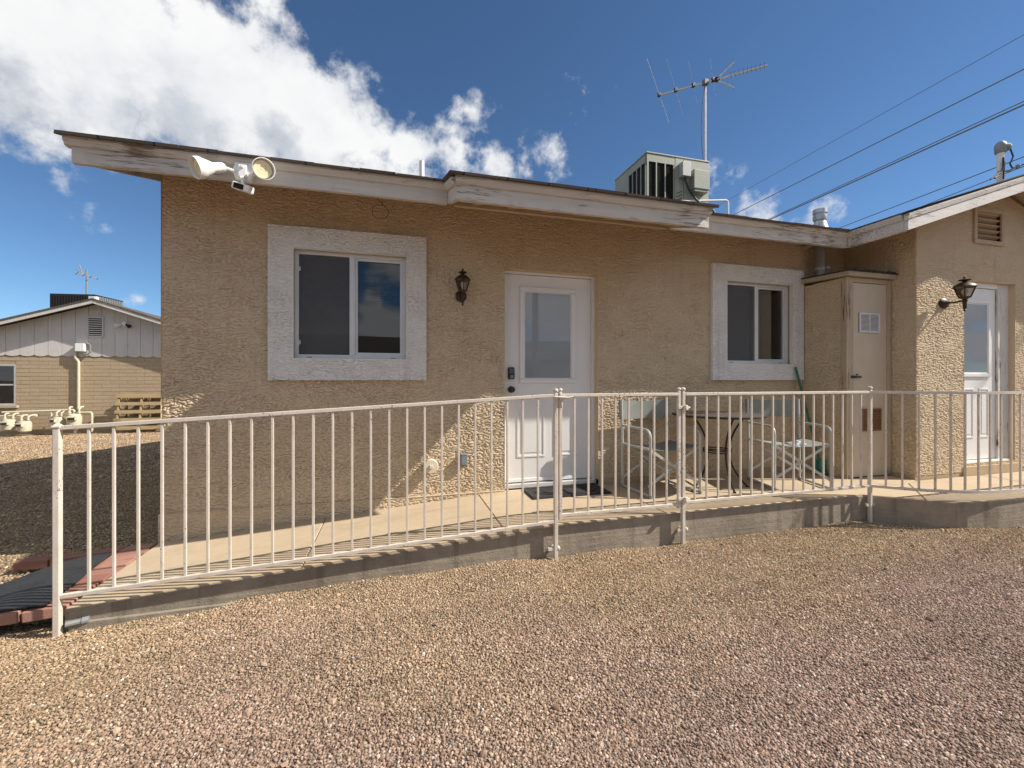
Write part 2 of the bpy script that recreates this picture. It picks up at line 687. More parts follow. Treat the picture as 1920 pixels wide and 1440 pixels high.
M_SCREEN = mat_screen()
M_GLASS = mat_glass("window_glass", (0.86, 0.88, 0.89), 1.75)
M_DGLASS = mat_glass("door_glass", (0.94, 0.96, 0.97), 1.6)
M_LAMPGLASS = mat_glass("lamp_glass", (0.80, 0.74, 0.64), 1.5)


def mat_concrete(name, c0, c1, stain, bump=0.004, board=False):
    m, N, b, _ = mat(name)
    p = pos(N)
    big = N.noise(p, 1.3, 6, 0.65)
    mid = N.noise(p, 9, 6, 0.7)
    fine = N.noise(p, 130, 3, 0.7)
    c = N.mix(N.lin(mid, 0.3, 0.7), c0, c1)
    c = N.mix(N.smooth(big, 0.46, 0.68, 0, 0.7), c, stain)
    drip = N.noise(scaled(N, p, (7, 7, 0.5)) if board else scaled(N, p, (1.2, 6.0, 1.0)), 1.0, 5, 0.65)
    c = N.mix(N.smooth(drip, 0.54, 0.70, 0, 0.6 if board else 0.35), c, tuple(x * 0.72 for x in stain))
    c = N.mix(N.lin(fine, 0.35, 0.7, 0, 0.28), c, tuple(x * 0.6 for x in c0))
    if board:
        # dark dots of colour for pits, scattered all over
        pit = N.voronoi(p, 42)
        c = N.mix(N.smooth(pit.outputs['Distance'], 0.10, 0.02, 0, 0.6), c, tuple(x * 0.35 for x in c0))
    N.link(c, b.inputs['Base Color'])
    b.inputs['Roughness'].default_value = 0.88
    b.inputs['Specular IOR Level'].default_value = 0.25
    h = N.math('ADD', mid, N.math('MULTIPLY', fine, 0.35))
    if board:
        h = N.math('ADD', h, N.math('MULTIPLY', N.noise(scaled(N, p, (2, 2, 40)), 1.0, 3, .5), 0.5))
    set_bump(N, b, h, bump, 0.6)
    return m


M_SLAB = mat_concrete("walkway_concrete", (0.46, 0.36, 0.245), (0.52, 0.41, 0.28), (0.40, 0.30, 0.20), 0.0025)
M_CURB = mat_concrete("rough_curb_concrete", (0.26, 0.215, 0.165), (0.36, 0.305, 0.235), (0.17, 0.135, 0.10), 0.014, True)
M_PLINTH = mat_concrete("painted_plinth", (0.46, 0.34, 0.21), (0.50, 0.38, 0.24), (0.36, 0.26, 0.16), 0.004)


def mat_brick(name, c0, c1, bump=0.004):
    m, N, b, _ = mat(name)
    oi = N.new('ShaderNodeObjectInfo')
    p = pos(N)
    c = N.mix(oi.outputs['Random'], c0, c1)
    n = N.noise(p, 14, 6, 0.7)
    c = N.mix(N.lin(n, 0.3, 0.75, 0, 0.4), c, tuple(x * 0.7 for x in c0))
    N.link(c, b.inputs['Base Color'])
    b.inputs['Roughness'].default_value = 0.9
    b.inputs['Specular IOR Level'].default_value = 0.25
    set_bump(N, b, N.noise(p, 55, 5, 0.7), bump, 0.7)
    return m


M_PAVER = mat_brick("red_paver", (0.27, 0.125, 0.09), (0.40, 0.215, 0.16))
M_NBRICK = mat_brick("painted_slump_block", (0.43, 0.33, 0.215), (0.47, 0.365, 0.245), 0.005)
M_NMORTAR = simple("painted_mortar", (0.38, 0.29, 0.185), 0.95, 0, 0.1, 20)
M_NBOARD = weathered("white_gable_boards", (0.62, 0.59, 0.56), (0.40, 0.36, 0.32), 0.66, 0.76, 'z')
M_PALLET = weathered("pallet_timber", (0.44, 0.32, 0.17), (0.20, 0.14, 0.08), 0.50, 0.70, 'x')


def mat_rubber():
    m, N, b, _ = mat("black_rubber_mat")
    p = objc(N)
    v = N.voronoi(p, 55)
    c = N.mix(N.lin(N.noise(p, 6, 5, .7), 0.35, 0.75), (0.012, 0.012, 0.013), (0.035, 0.034, 0.033))
    N.link(c, b.inputs['Base Color'])
    b.inputs['Roughness'].default_value = 0.75
    set_bump(N, b, v.outputs['Distance'], 0.006, 0.8)
    return m


M_RUBBER = mat_rubber()


def mat_shingle(name):
    m, N, b, _ = mat(name)
    p = pos(N)
    br = N.new('ShaderNodeTexBrick')
    br.inputs['Scale'].default_value = 1.0
    br.inputs['Brick Width'].default_value = 0.30
    br.inputs['Row Height'].default_value = 0.14
    br.inputs['Mortar Size'].default_value = 0.006
    br.inputs['Color1'].default_value = (0.10, 0.085, 0.07, 1)
    br.inputs['Color2'].default_value = (0.16, 0.135, 0.11, 1)
    br.inputs['Mortar'].default_value = (0.03, 0.027, 0.024, 1)
    N.link(p, br.inputs['Vector'])
    c = N.mix(N.lin(N.noise(p, 160, 2, .7), .3, .7, 0, .5), br.outputs['Color'], (0.07, 0.06, 0.055))
    N.link(c, b.inputs['Base Color'])
    b.inputs['Roughness'].default_value = 0.95
    b.inputs['Specular IOR Level'].default_value = 0.15
    set_bump(N, b, br.outputs['Fac'], -0.006, 0.8)
    return m


M_SHINGLE = mat_shingle("roof_shingles")
M_ROLL = simple("roof_edge", (0.035, 0.032, 0.031), 0.9, 0, 0.3, 20, 0.003, 60)


def gravel_zone(N, p):
    """slow colour change of the gravel: straw-coloured along the walkway, pinkish further out"""
    sep = N.new('ShaderNodeSeparateXYZ')
    N.link(p, sep.inputs[0])
    wob = N.math('MULTIPLY', N.math('SUBTRACT', N.noise(p, 0.9, 4, 0.6), 0.5), 1.5)
    yy = N.math('ADD', sep.outputs[1], wob)
    return N.smooth(yy, 1.35, 2.75)


def mat_stone():
    m, N, b, _ = mat("gravel_stone")
    at = N.new('ShaderNodeAttribute', attribute_type='INSTANCER', attribute_name='stone_col')
    p = pos(N)
    n = N.noise(p, 240, 3, 0.6)
    c = N.mix(N.lin(n, 0.3, 0.7, 0.0, 0.35), at.outputs['Color'], (0.16, 0.115, 0.085))
    N.link(c, b.inputs['Base Color'])
    b.inputs['Roughness'].default_value = 0.9
    b.inputs['Specular IOR Level'].default_value = 0.25
    return m


def mat_ground():
    m, N, b, _ = mat("gravel_ground")
    p = pos(N)
    v = N.voronoi(p, 62)
    v2 = N.voronoi(p, 118)
    z = gravel_zone(N, p)
    rnd = N.new('ShaderNodeSeparateColor')
    N.link(v.outputs['Color'], rnd.inputs[0])
    pink = N.ramp(rnd.outputs[0], [(0, (0.19, 0.125, 0.095)), (0.4, (0.35, 0.245, 0.185)), (0.75, (0.44, 0.315, 0.24)), (1, (0.56, 0.46, 0.37))])
    straw = N.ramp(rnd.outputs[0], [(0, (0.23, 0.165, 0.085)), (0.4, (0.38, 0.285, 0.155)), (0.75, (0.48, 0.365, 0.21)), (1, (0.60, 0.50, 0.34))])
    c = N.mix(z, pink, straw)
    big = N.noise(p, 0.7, 5, 0.6)
    c = N.mix(N.smooth(big, 0.5, 0.72, 0, 0.22), c, (0.22, 0.175, 0.145))
    c = N.mix(N.smooth(v.outputs['Distance'], 0.25, 0.65, 0, 0.75), c, (0.085, 0.064, 0.048))
    N.link(c, b.inputs['Base Color'])
    b.inputs['Roughness'].default_value = 0.95
    b.inputs['Specular IOR Level'].default_value = 0.2
    h = N.math('ADD', N.math('MULTIPLY', v.outputs['Distance'], -1.0), N.math('MULTIPLY', v2.outputs['Distance'], -0.4))
    set_bump(N, b, h, 0.014, 1.0)
    return m


M_STONE = mat_stone()
M_GROUND = mat_ground()

# ---------------------------------------------------------------- ground
Y_WALL = 3.9
Y_CURB = 2.90
X_L = -1.733           # left corner of the house / low end of the ramp
X_W = 5.246            # left wall of the wing
Y_W = 3.16             # front wall of the wing
Z_P = -0.046           # level part of the walkway
Y_F = 3.36             # face of the main fascia
Z_F = 2.38             # its lower edge
PITCH = 0.333


def ground_z(x, y):
    x = np.asarray(x, float)
    y = np.asarray(y, float)
    z = -0.285 - 0.090 * sstep(-x, -0.6, 2.0) - 0.011 * np.clip(y - 4.0, 0, 11)
    near = sstep(np.hypot(x - 1, y - 1), 14, 7)
    w = perlin(x * 0.9 + 3, y * 0.9) * 0.014 + perlin(x * 3.1, y * 3.1 + 9) * 0.007
    rip = perlin(x * 1.6 + 0.8 * y + 40, y * 6.0 - x * 1.2) * 0.012
    edge = sstep(y, 2.25, 2.9) * 0.02 * perlin(x * 2.2 + 70, 0 * y + 2)
    return z + near * (w + rip + edge) - sstep(np.hypot(x, y), 40, 200) * 0.0


def grid_mesh(name, xs, ys, zf, mt):
    X, Y = np.meshgrid(xs, ys)
    Z = zf(X, Y)
    co = np.stack([X, Y, Z], -1).reshape(-1, 3)
    nx, ny = len(xs), len(ys)
    i = np.arange((nx - 1) * (ny - 1))
    r, c = i // (nx - 1), i % (nx - 1)
    a = r * nx + c
    q = np.stack([a, a + 1, a + nx + 1, a + nx], -1)
    return np_mesh(name, co, q, mt)


def np_mesh(name, co, quads, mt, smooth=True):
    me = bpy.data.meshes.new(name)
    n = len(quads)
    me.vertices.add(len(co))
    me.vertices.foreach_set('co', np.asarray(co, np.float32).ravel())
    me.loops.add(n * 4)
    me.loops.foreach_set('vertex_index', np.asarray(quads, np.int32).ravel())
    me.polygons.add(n)
    me.polygons.foreach_set('loop_start', np.arange(0, n * 4, 4, dtype=np.int32))
    me.polygons.foreach_set('loop_total', np.full(n, 4, np.int32))
    me.polygons.foreach_set('use_smooth', np.full(n, smooth))
    me.materials.append(mt)
    me.update(calc_edges=True)
    return me


def spread(a, b, step, far, growth=1.35):
    core = list(np.arange(a, b + 1e-6, step))
    s, p, left = step, a, []
    while p > -far:
        s *= growth
        p -= s
        left.append(p)
    s, p, right = step, b, []
    while p < far:
        s *= growth
        p += s
        right.append(p)
    return np.array(left[::-1] + core + right)


ground = link("gravel_ground", grid_mesh("gravel_ground", spread(-7, 8, 0.06, 700), spread(-2, 9, 0.06, 700), ground_z, M_GROUND))
ground['kind'] = 'structure'

# ---- loose stones of the gravel: one object, stones placed on points
SLAB_LINE = [(-1.73, 2.90), (4.13, 2.90), (4.30, 2.76), (4.50, 2.60), (4.75, 2.49), (5.05, 2.44), (5.40, 2.425), (6.2, 2.42), (9.0, 2.42)]


def curb_y(x):
    return np.interp(x, [p[0] for p in SLAB_LINE], [p[1] for p in SLAB_LINE], left=9.0)


def stones():
    rg = np.random.default_rng(11)
    pts = []
    # dense in front of the walkway, thinner to the side of the house
    for (x0, x1, y0, y1, st) in ((-4.2, 7.2, 0.75, 2.95, 0.0102), (-5.5, -1.74, 2.95, 7.0, 0.024), (-9.5, -1.74, 7.0, 14.3, 0.036), (-9.5, -5.5, 2.95, 7.0, 0.036), (-4.2, 7.2, -0.6, 0.75, 0.03)):
        gx, gy = np.meshgrid(np.arange(x0, x1, st), np.arange(y0, y1, st))
        P = np.stack([gx.ravel(), gy.ravel()], -1) + rg.uniform(-0.62, 0.62, (gx.size, 2)) * st
        keep = (P[:, 1] < curb_y(P[:, 0]) - 0.006) | ((P[:, 0] < -1.76) & (P[:, 1] > 2.9))
        keep &= ~((P[:, 0] > -2.45) & (P[:, 0] < -1.7) & (P[:, 1] > 2.95) & (P[:, 1] < 3.95))
        P = P[keep]
        big = np.full((len(P), 1), st)
        pts.append(np.hstack([P, big]))
    A = np.vstack(pts)
    x, y, st = A.T
    n = len(A)
    r = 0.0034 + 0.0033 * rg.random(n) ** 1.9
    r *= np.where(st > 0.033, 2.4, np.where(st > 0.02, 1.6, 1.0))
    coarse = sstep(perlin(x * 1.1 + 9, y * 1.1 + 4), 0.15, 0.6) * sstep(y, 2.0, 1.2)
    r *= 1 + 0.35 * coarse
    bigm = rg.random(n) < 0.006 + 0.016 * coarse
    r = np.where(bigm, r * rg.uniform(1.5, 2.5, n), r)
    z = ground_z(x, y) + r * rg.uniform(-0.1, 0.55, n)
    # colours
    wob = perlin(x * 0.9, y * 0.9 + 20) * 0.75
    f = sstep(y + wob, 1.25, 2.75)[:, None]
    t = rg.random(n)
    pal_p = np.array([(0.24, 0.165, 0.13), (0.35, 0.255, 0.205), (0.41, 0.305, 0.25), (0.48, 0.38, 0.315), (0.38, 0.27, 0.22), (0.28, 0.215, 0.185), (0.55, 0.48, 0.42)])
    pal_s = np.array([(0.27, 0.20, 0.125), (0.38, 0.29, 0.18), (0.45, 0.345, 0.22), (0.51, 0.41, 0.27), (0.41, 0.305, 0.19), (0.33, 0.25, 0.165), (0.58, 0.49, 0.36)])
    k = rg.choice(7, n, p=[.13, .22, .2, .12, .16, .10, .07])
    c = pal_p[k] * (1 - f) + pal_s[k] * f
    c *= rg.uniform(0.68, 1.24, n)[:, None] * np.array((1.06, 0.965, 0.92)) * (0.88 + 0.12 * sstep(perlin(x * 1.3 + 33, y * 2.0 + 5), -0.45, 0.3))[:, None]
    dark = (rg.random(n) < 0.04 + 0.16 * coarse)
    c[dark] = c[dark] * 0.45 + np.array((0.05, 0.05, 0.05))
    white = rg.random(n) < 0.005 + 0.014 * coarse
    c[white] = np.array((0.66, 0.63, 0.60)) * rg.uniform(0.85, 1.1, white.sum())[:, None]
    me = bpy.data.meshes.new("gravel")
    me.vertices.add(n)
    me.vertices.foreach_set('co', np.stack([x, y, z], -1).astype(np.float32).ravel())
    a = me.attributes.new('stone_scale', 'FLOAT_VECTOR', 'POINT')
    s = np.stack([r * rg.uniform(.8, 1.35, n), r * rg.uniform(.8, 1.25, n), r * rg.uniform(.55, .95, n)], -1)
    a.data.foreach_set('vector', s.astype(np.float32).ravel())
    a = me.attributes.new('stone_rot', 'FLOAT_VECTOR', 'POINT')
    rot = np.stack([rg.uniform(-.6, .6, n), rg.uniform(-.6, .6, n), rg.uniform(0, 6.28, n)], -1)
    a.data.foreach_set('vector', rot.astype(np.float32).ravel())
    a = me.attributes.new('stone_col', 'FLOAT_COLOR', 'POINT')
    a.data.foreach_set('color', np.hstack([c, np.ones((n, 1))]).astype(np.float32).ravel())
    a = me.attributes.new('stone_kind', 'INT', 'POINT')
    a.data.foreach_set('value', rg.integers(0, 5, n).astype(np.int32))
    me.materials.append(M_STONE)
    o = link("gravel", me)
    o['kind'] = 'stuff'
    ng = bpy.data.node_groups.new("gravel_stones", 'GeometryNodeTree')
    ng.interface.new_socket("Geometry", in_out='INPUT', socket_type='NodeSocketGeometry')
    ng.interface.new_socket("Geometry", in_out='OUTPUT', socket_type='NodeSocketGeometry')
    N = NT(ng)
    gi, go = N.new('NodeGroupInput'), N.new('NodeGroupOutput')
    join = N.new('GeometryNodeGeometryToInstance')
    for i in range(5):
        ico = N.new('GeometryNodeMeshIcoSphere')
        ico.inputs['Radius'].default_value = 1.0
        ico.inputs['Subdivisions'].default_value = 2 if i < 3 else 1
        rv = N.new('FunctionNodeRandomValue', data_type='FLOAT_VECTOR')
        am = 0.20 if i < 3 else 0.34
        rv.inputs[0].default_value = (-am,) * 3
        rv.inputs[1].default_value = (am,) * 3
        rv.inputs['Seed'].default_value = i * 3 + 1
        sp = N.new('GeometryNodeSetPosition')
        N.link(ico.outputs[0], sp.inputs['Geometry'])
        N.link(rv.outputs[0], sp.inputs['Offset'])
        sm = N.new('GeometryNodeSetShadeSmooth')
        sm.inputs['Shade Smooth'].default_value = False
        N.link(sp.outputs[0], sm.inputs['Geometry'])
        setm = N.new('GeometryNodeSetMaterial')
        setm.inputs['Material'].default_value = M_STONE
        N.link(sm.outputs[0], setm.inputs['Geometry'])
        N.link(setm.outputs[0], join.inputs[0])
    iop = N.new('GeometryNodeInstanceOnPoints')
    iop.inputs['Pick Instance'].default_value = True

    def attr(nm, ty):
        nd = N.new('GeometryNodeInputNamedAttribute', data_type=ty)
        nd.inputs[0].default_value = nm
        return nd.outputs[0]
    N.link(gi.outputs[0], iop.inputs['Points'])
    N.link(join.outputs[0], iop.inputs['Instance'])
    N.link(attr('stone_kind', 'INT'), iop.inputs['Instance Index'])
    e2r = N.new('FunctionNodeEulerToRotation')
    N.link(attr('stone_rot', 'FLOAT_VECTOR'), e2r.inputs[0])
    N.link(e2r.outputs[0], iop.inputs['Rotation'])
    N.link(attr('stone_scale', 'FLOAT_VECTOR'), iop.inputs['Scale'])
    N.link(iop.outputs[0], go.inputs[0])
    md = o.modifiers.new("stones", 'NODES')
    md.node_group = ng
    return n


N_STONES = stones()
print("stones", N_STONES)


# ---------------------------------------------------------------- walkway (ramp, level slab, curb)
def slab_z(x):
    x = float(x)
    if x > 1.15:
        return Z_P
    if x < 0.6:
        return -0.250 + (x - X_L) * (0.198 / (0.9 - X_L))
    t = (x - 0.6) / 0.55
    a = -0.250 + (0.6 - X_L) * (0.198 / (0.9 - X_L))
    return a + (Z_P - a) * t * (2 - t)


walk = thing("walkway", "", "", (1.5, 3.4, 0))
del walk['label'], walk['category']
walk['kind'] = 'structure'


def slab_section(poly, gap=0.0025):
    """poly: list of (x, y); top follows slab_z; a small rounded arris"""
    mb = MB()
    n = len(poly)

    def inset(p, d):
        i = poly.index(p)
        a, b, c = Vector(poly[i - 1]), Vector(poly[i]), Vector(poly[(i + 1) % n])
        e1, e2 = (b - a).normalized(), (c - b).normalized()
        n1, n2 = Vector((-e1.y, e1.x)), Vector((-e2.y, e2.x))
        m_ = (n1 + n2) / max(0.3, 1 + n1.dot(n2))
        q = b + m_ * d
        return (q.x, q.y)
    top = [(*inset(p, gap + 0.005), slab_z(p[0])) for p in poly]
    mid = [(*inset(p, gap), slab_z(p[0]) - 0.005) for p in poly]
    bot = [(*inset(p, gap), slab_z(p[0]) - 0.06) for p in poly]
    vs = top + mid + bot
    fs = [tuple(range(n))]
    for i in range(n):
        j = (i + 1) % n
        fs.append((n + i, n + j, j, i))
        fs.append((2 * n + i, 2 * n + j, n + j, n + i))
    mb.add(vs, fs)
    obj("slab_section", mb, M_SLAB, walk)


def ramp_poly(x0, x1, y0, y1):
    xs = [x0 + (x1 - x0) * i / 6 for i in range(7)]
    return [(x, y0) for x in xs] + [(x, y1) for x in xs[::-1]]


YS = Y_WALL - 0.012
for x0, x1 in ((X_L, -0.55), (-0.55, 0.755)):
    slab_section(ramp_poly(x0, x1, Y_CURB, YS))
slab_section(ramp_poly(0.755, 1.30, Y_CURB, YS) if False else ramp_poly(0.755, 2.06, Y_CURB, YS))
slab_section([(2.06, Y_CURB), (3.36, Y_CURB), (3.36, YS), (2.06, YS)])
slab_section([(3.36, Y_CURB), (4.13, Y_CURB), (4.30, 2.76), (4.47, 2.62), (5.03, 3.10), (5.23, 3.15), (5.23, YS), (3.36, YS)])
slab_section([(4.47, 2.62), (4.50, 2.60), (4.75, 2.49), (5.05, 2.44), (5.40, 2.425), (6.2, 2.42), (6.2, 3.145), (5.23, 3.145), (5.03, 3.10)])
slab_section([(6.2, 2.42), (9.0, 2.42), (9.0, 3.145), (6.2, 3.145)])
# curb wall under the edge
mb = MB()
line = []
for (xa, ya), (xb, yb) in zip(SLAB_LINE[:-1], SLAB_LINE[1:]):
    nseg = 8 if xb - xa > 2 else 2
    for i in range(nseg):
        t = i / nseg
        line.append((xa + (xb - xa) * t, ya + (yb - ya) * t))
line.append(SLAB_LINE[-1])
prof = []
for i, (x, y) in enumerate(line):
    zt = slab_z(x) - 0.012
    prof.append([(x, y + 0.002, zt), (x, y - 0.004, zt - 0.006), (x, y - 0.006, -0.55), (x, y + 0.16, -0.55), (x, y + 0.16, zt - 0.055)])
for i in range(len(prof) - 1):
    A, B = prof[i], prof[i + 1]
    for k in range(4):
        mb.quad(A[k + 1], B[k + 1], B[k], A[k])
mb.add(prof[0], [(0, 1, 2, 3, 4)])
# end face of the ramp
mb.quad((X_L, Y_CURB, -0.55), (X_L, 3.9, -0.55), (X_L, 3.9, slab_z(X_L) - 0.05), (X_L, Y_CURB, slab_z(X_L) - 0.05))
obj("curb", mb, M_CURB, walk)
# a narrow ledge of spilled concrete at the foot of the ramp's curb
mb = MB()
mb.box((-1.70, 2.868, -0.42), (-0.75, 2.893, -0.322), 0.004)
obj("footing", mb, M_CURB, walk)

# ---------------------------------------------------------------- stucco walls
def stucco_h(u, v, k=1.0):
    wx = perlin(u * 7 + 3, v * 11) * 0.030
    wy = perlin(u * 6 + 31, v * 9 + 17) * 0.022
    a = np.abs(perlin((u + wx) * 24, (v + wy) * 41))
    b = np.abs(perlin((u - wx) * 36 + 50, (v + wy) * 58 + 8))
    zone = 0.78 + 0.22 * sstep(perlin(u * 2.3 + 80, v * 2.9 + 40), -0.3, 0.3)
    h = sstep(a, 0.02, 0.24) * 0.64 + sstep(b, 0.0, 0.28) * 0.36
    n2 = perlin(u * 50, v * 62) * 0.07
    return (h - 1.0 + n2) * 0.0165 * k * zone


def breaks(a, b, pts, step):
    ks = sorted({a, b, *[p for p in pts if a < p < b]})
    out = [ks[0]]
    for p, q in zip(ks[:-1], ks[1:]):
        n = max(1, int(round((q - p) / step)))
        out += list(np.linspace(p, q, n + 1)[1:])
    return np.array(out)


def stucco_wall(name, origin, udir, nrm, u0, u1, v0, v1, holes=(), reveal=0.1, top=None, parent=None,
                mt=None, su=0.0085, sv=0.0046, k=1.0, edge=True, seed=0.0):
    """wall sheet with modelled skip-trowel relief; u along udir, v up, relief along nrm (outwards)"""
    us = breaks(u0, u1, [h[0] for h in holes] + [h[1] for h in holes], su)
    vs = breaks(v0, v1, [h[2] for h in holes] + [h[3] for h in holes], sv)
    U, V = np.meshgrid(us, vs)
    H = stucco_h(U + seed, V + seed * 0.7, k)
    wgt = np.ones_like(U)
    if edge:
        wgt *= sstep(np.minimum(U - u0, u1 - U), -0.004, 0.012)
    for (a, b, c, d) in holes:
        dx = np.maximum(np.maximum(a - U, U - b), 0)
        dy = np.maximum(np.maximum(c - V, V - d), 0)
        wgt *= sstep(np.hypot(dx, dy), -0.001, 0.012)
    H = H * wgt - 0.007 * (1 - sstep(np.minimum(U - u0, u1 - U), 0, 0.02)) * edge
    O, ud, nv = np.array(origin, float), np.array(udir, float), np.array(nrm, float)
    co = O + U[..., None] * ud + V[..., None] * np.array((0, 0, 1.0)) + H[..., None] * nv
    co = co.reshape(-1, 3)
    nx, ny = len(us), len(vs)
    r, c = np.meshgrid(np.arange(ny - 1), np.arange(nx - 1), indexing='ij')
    r, c = r.ravel(), c.ravel()
    cu = (us[c] + us[c + 1]) / 2
    cv = (vs[r] + vs[r + 1]) / 2
    keep = np.ones(len(r), bool)
    for (a, b, e, d) in holes:
        keep &= ~((cu > a) & (cu < b) & (cv > e) & (cv < d))
    if top is not None:
        keep &= cv < top(cu)
    r, c = r[keep], c[keep]
    a = r * nx + c
    q = np.stack([a, a + 1, a + nx + 1, a + nx], -1)
    if np.dot(np.cross(ud, (0, 0, 1.0)), nv) < 0:
        q = q[:, ::-1]
    ex, eq = [], []
    base = len(co)
    inn = -nv * reveal

    def P(u, v, d=0.0):
        return O + u * ud + v * np.array((0, 0, 1.0)) + inn * d - nv * 0.0005
    for (a0, b0, c0, d0) in holes:
        ring = [(a0, c0), (b0, c0), (b0, d0), (a0, d0)]
        for i in range(4):
            p, s = ring[i], ring[(i + 1) % 4]
            j = base + len(ex)
            ex += [P(*p), P(*s), P(*s, 1.0), P(*p, 1.0)]
            eq.append((j, j + 1, j + 2, j + 3))
    if ex:
        co = np.vstack([co, np.array(ex)])
        q = np.vstack([q, np.array(eq)])
    # drop loose vertices
    used = np.unique(q)
    remap = np.full(len(co), -1)
    remap[used] = np.arange(len(used))
    me = np_mesh(name, co[used], remap[q], mt or M_STUCCO)
    me.set_sharp_from_angle(angle=R(60))
    return link(name, me, parent)


house = thing("house", "tan stucco bungalow with white roof edge, white window surrounds and two white doors", "house", (1.5, 5.0, Z_P))

DOOR = (1.012, 1.982, -0.06, 2.055)
WIN1 = (-0.795, 0.105, 1.178, 2.085)
WIN2 = (3.512, 4.412, 1.178, 2.085)
SUR1 = (-0.986, 0.281, 0.995, 2.265)
SUR2 = (3.326, 4.590, 0.995, 2.265)
WDOOR = (5.985, 6.842, 0.085, 2.09)

stucco_wall("wall", (0, Y_WALL, 0), (1, 0, 0), (0, -1, 0), X_L, X_W + 0.05, -0.045, 2.72, [DOOR, WIN1, WIN2], 0.11, parent=house)


def wing_top(u):
    return 2.66 + PITCH * np.where(u < 6.62, u - X_W, 2 * 6.62 - X_W - u)


RIDGE_X = 6.62
WX_R = 2 * RIDGE_X - X_W
VENT = (6.17, 6.575, 2.545, 2.855)
stucco_wall("wall", (0, Y_W, 0), (1, 0, 0), (0, -1, 0), X_W, WX_R, -0.005, 3.13, [WDOOR, VENT], 0.09, top=wing_top, parent=house, k=0.70, seed=11.3)
stucco_wall("wall", (X_W, 0, 0), (0, 1, 0), (-1, 0, 0), Y_W, Y_WALL + 0.05, -0.005, 2.72, parent=house, seed=23.1)
# plain walls that the photograph does not show face on
mb = MB()
mb.quad((X_L, 10.45, -0.6), (X_L, Y_WALL, -0.6), (X_L, Y_WALL, 2.66), (X_L, 10.45, 2.66))
mb.add([(X_L, Y_WALL, 2.66), (X_L, 7.18, 3.74), (X_L, 10.45, 2.66)], [(0, 1, 2)])
mb.quad((10, 10.45, -0.6), (X_L, 10.45, -0.6), (X_L, 10.45, 2.66), (10, 10.45, 2.66))
mb.quad((WX_R, Y_W, -0.6), (WX_R, 4.2, -0.6), (WX_R, 4.2, 2.66), (WX_R, Y_W, 2.66))
mb.quad((WX_R, Y_WALL, -0.6), (10, Y_WALL, -0.6), (10, Y_WALL, 2.66), (WX_R, Y_WALL, 2.66))
mb.quad((10, Y_WALL, -0.6), (10, 10.45, -0.6), (10, 10.45, 2.66), (10, Y_WALL, 2.66))
obj("wall", mb, M_STUCCO, house)
# exposed foundation strip
fnd = stucco_wall("foundation", (0, Y_WALL - 0.016, 0), (1, 0, 0), (0, -1, 0), X_L - 0.014, DOOR[0], -0.46, -0.046, parent=house, seed=57.0, k=0.8)
for lo, hi, bv in (((X_L - 0.012, Y_WALL - 0.017, -0.0455), (DOOR[0], Y_WALL + 0.05, -0.040), 0.0),
                   ((X_L - 0.014, Y_WALL + 0.05, -0.62), (X_L + 0.05, 10.4, -0.043), 0.0),
                   ((DOOR[1], Y_WALL - 0.012, -0.3), (X_W - 0.02, Y_WALL + 0.05, 0.0), 0.003),
                   ((X_W - 0.004, Y_W + 0.006, -0.3), (WDOOR[0], Y_W + 0.1, -0.003), 0.004),
                   ((WDOOR[1], Y_W + 0.006, -0.3), (WX_R, Y_W + 0.1, -0.003), 0.004),
                   ((X_W + 0.006, Y_W + 0.1, -0.3), (X_W + 0.1, Y_WALL, -0.003), 0.0)):
    mb = MB()
    mb.box(lo, hi, bv)
    obj("foundation", mb, M_STUCCO if hi[0] < 2 else M_PLINTH, house)

# dark rooms behind the windows
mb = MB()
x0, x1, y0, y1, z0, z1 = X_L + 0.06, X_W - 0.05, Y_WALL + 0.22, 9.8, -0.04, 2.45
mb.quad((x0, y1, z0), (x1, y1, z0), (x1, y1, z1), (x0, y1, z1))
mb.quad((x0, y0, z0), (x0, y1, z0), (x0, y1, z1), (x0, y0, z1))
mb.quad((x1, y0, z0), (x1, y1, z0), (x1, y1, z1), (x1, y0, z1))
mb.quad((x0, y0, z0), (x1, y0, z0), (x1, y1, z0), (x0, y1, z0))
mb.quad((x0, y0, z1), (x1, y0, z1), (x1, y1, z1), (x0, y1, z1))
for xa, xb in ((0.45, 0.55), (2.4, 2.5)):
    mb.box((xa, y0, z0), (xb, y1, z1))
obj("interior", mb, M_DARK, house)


# ---- roof
def roof_z(y):
    return 2.548 + PITCH * (y - 3.33)


RIDGE_Y = 7.18
front = [(-2.03, 3.305), (0.355, 3.305), (0.355, 2.825), (2.49, 2.825), (2.49, 3.305), (4.52, 3.305), (RIDGE_X, 3.33 + RIDGE_X - 4.545), (2 * RIDGE_X - 4.545, 3.33), (10.2, 3.33), (10.2, RIDGE_Y), (-2.02, RIDGE_Y)]


def slab_on(poly, zf, th, mb):
    n = len(poly)
    top = [(x, y, zf(x, y)) for x, y in poly]
    bot = [(x, y, zf(x, y) - th) for x, y in poly]
    fs = [tuple(range(n)), tuple(range(2 * n - 1, n - 1, -1))]
    for i in range(n):
        j = (i + 1) % n
        fs.append((n + i, n + j, j, i))
    mb.add(top + bot, fs)


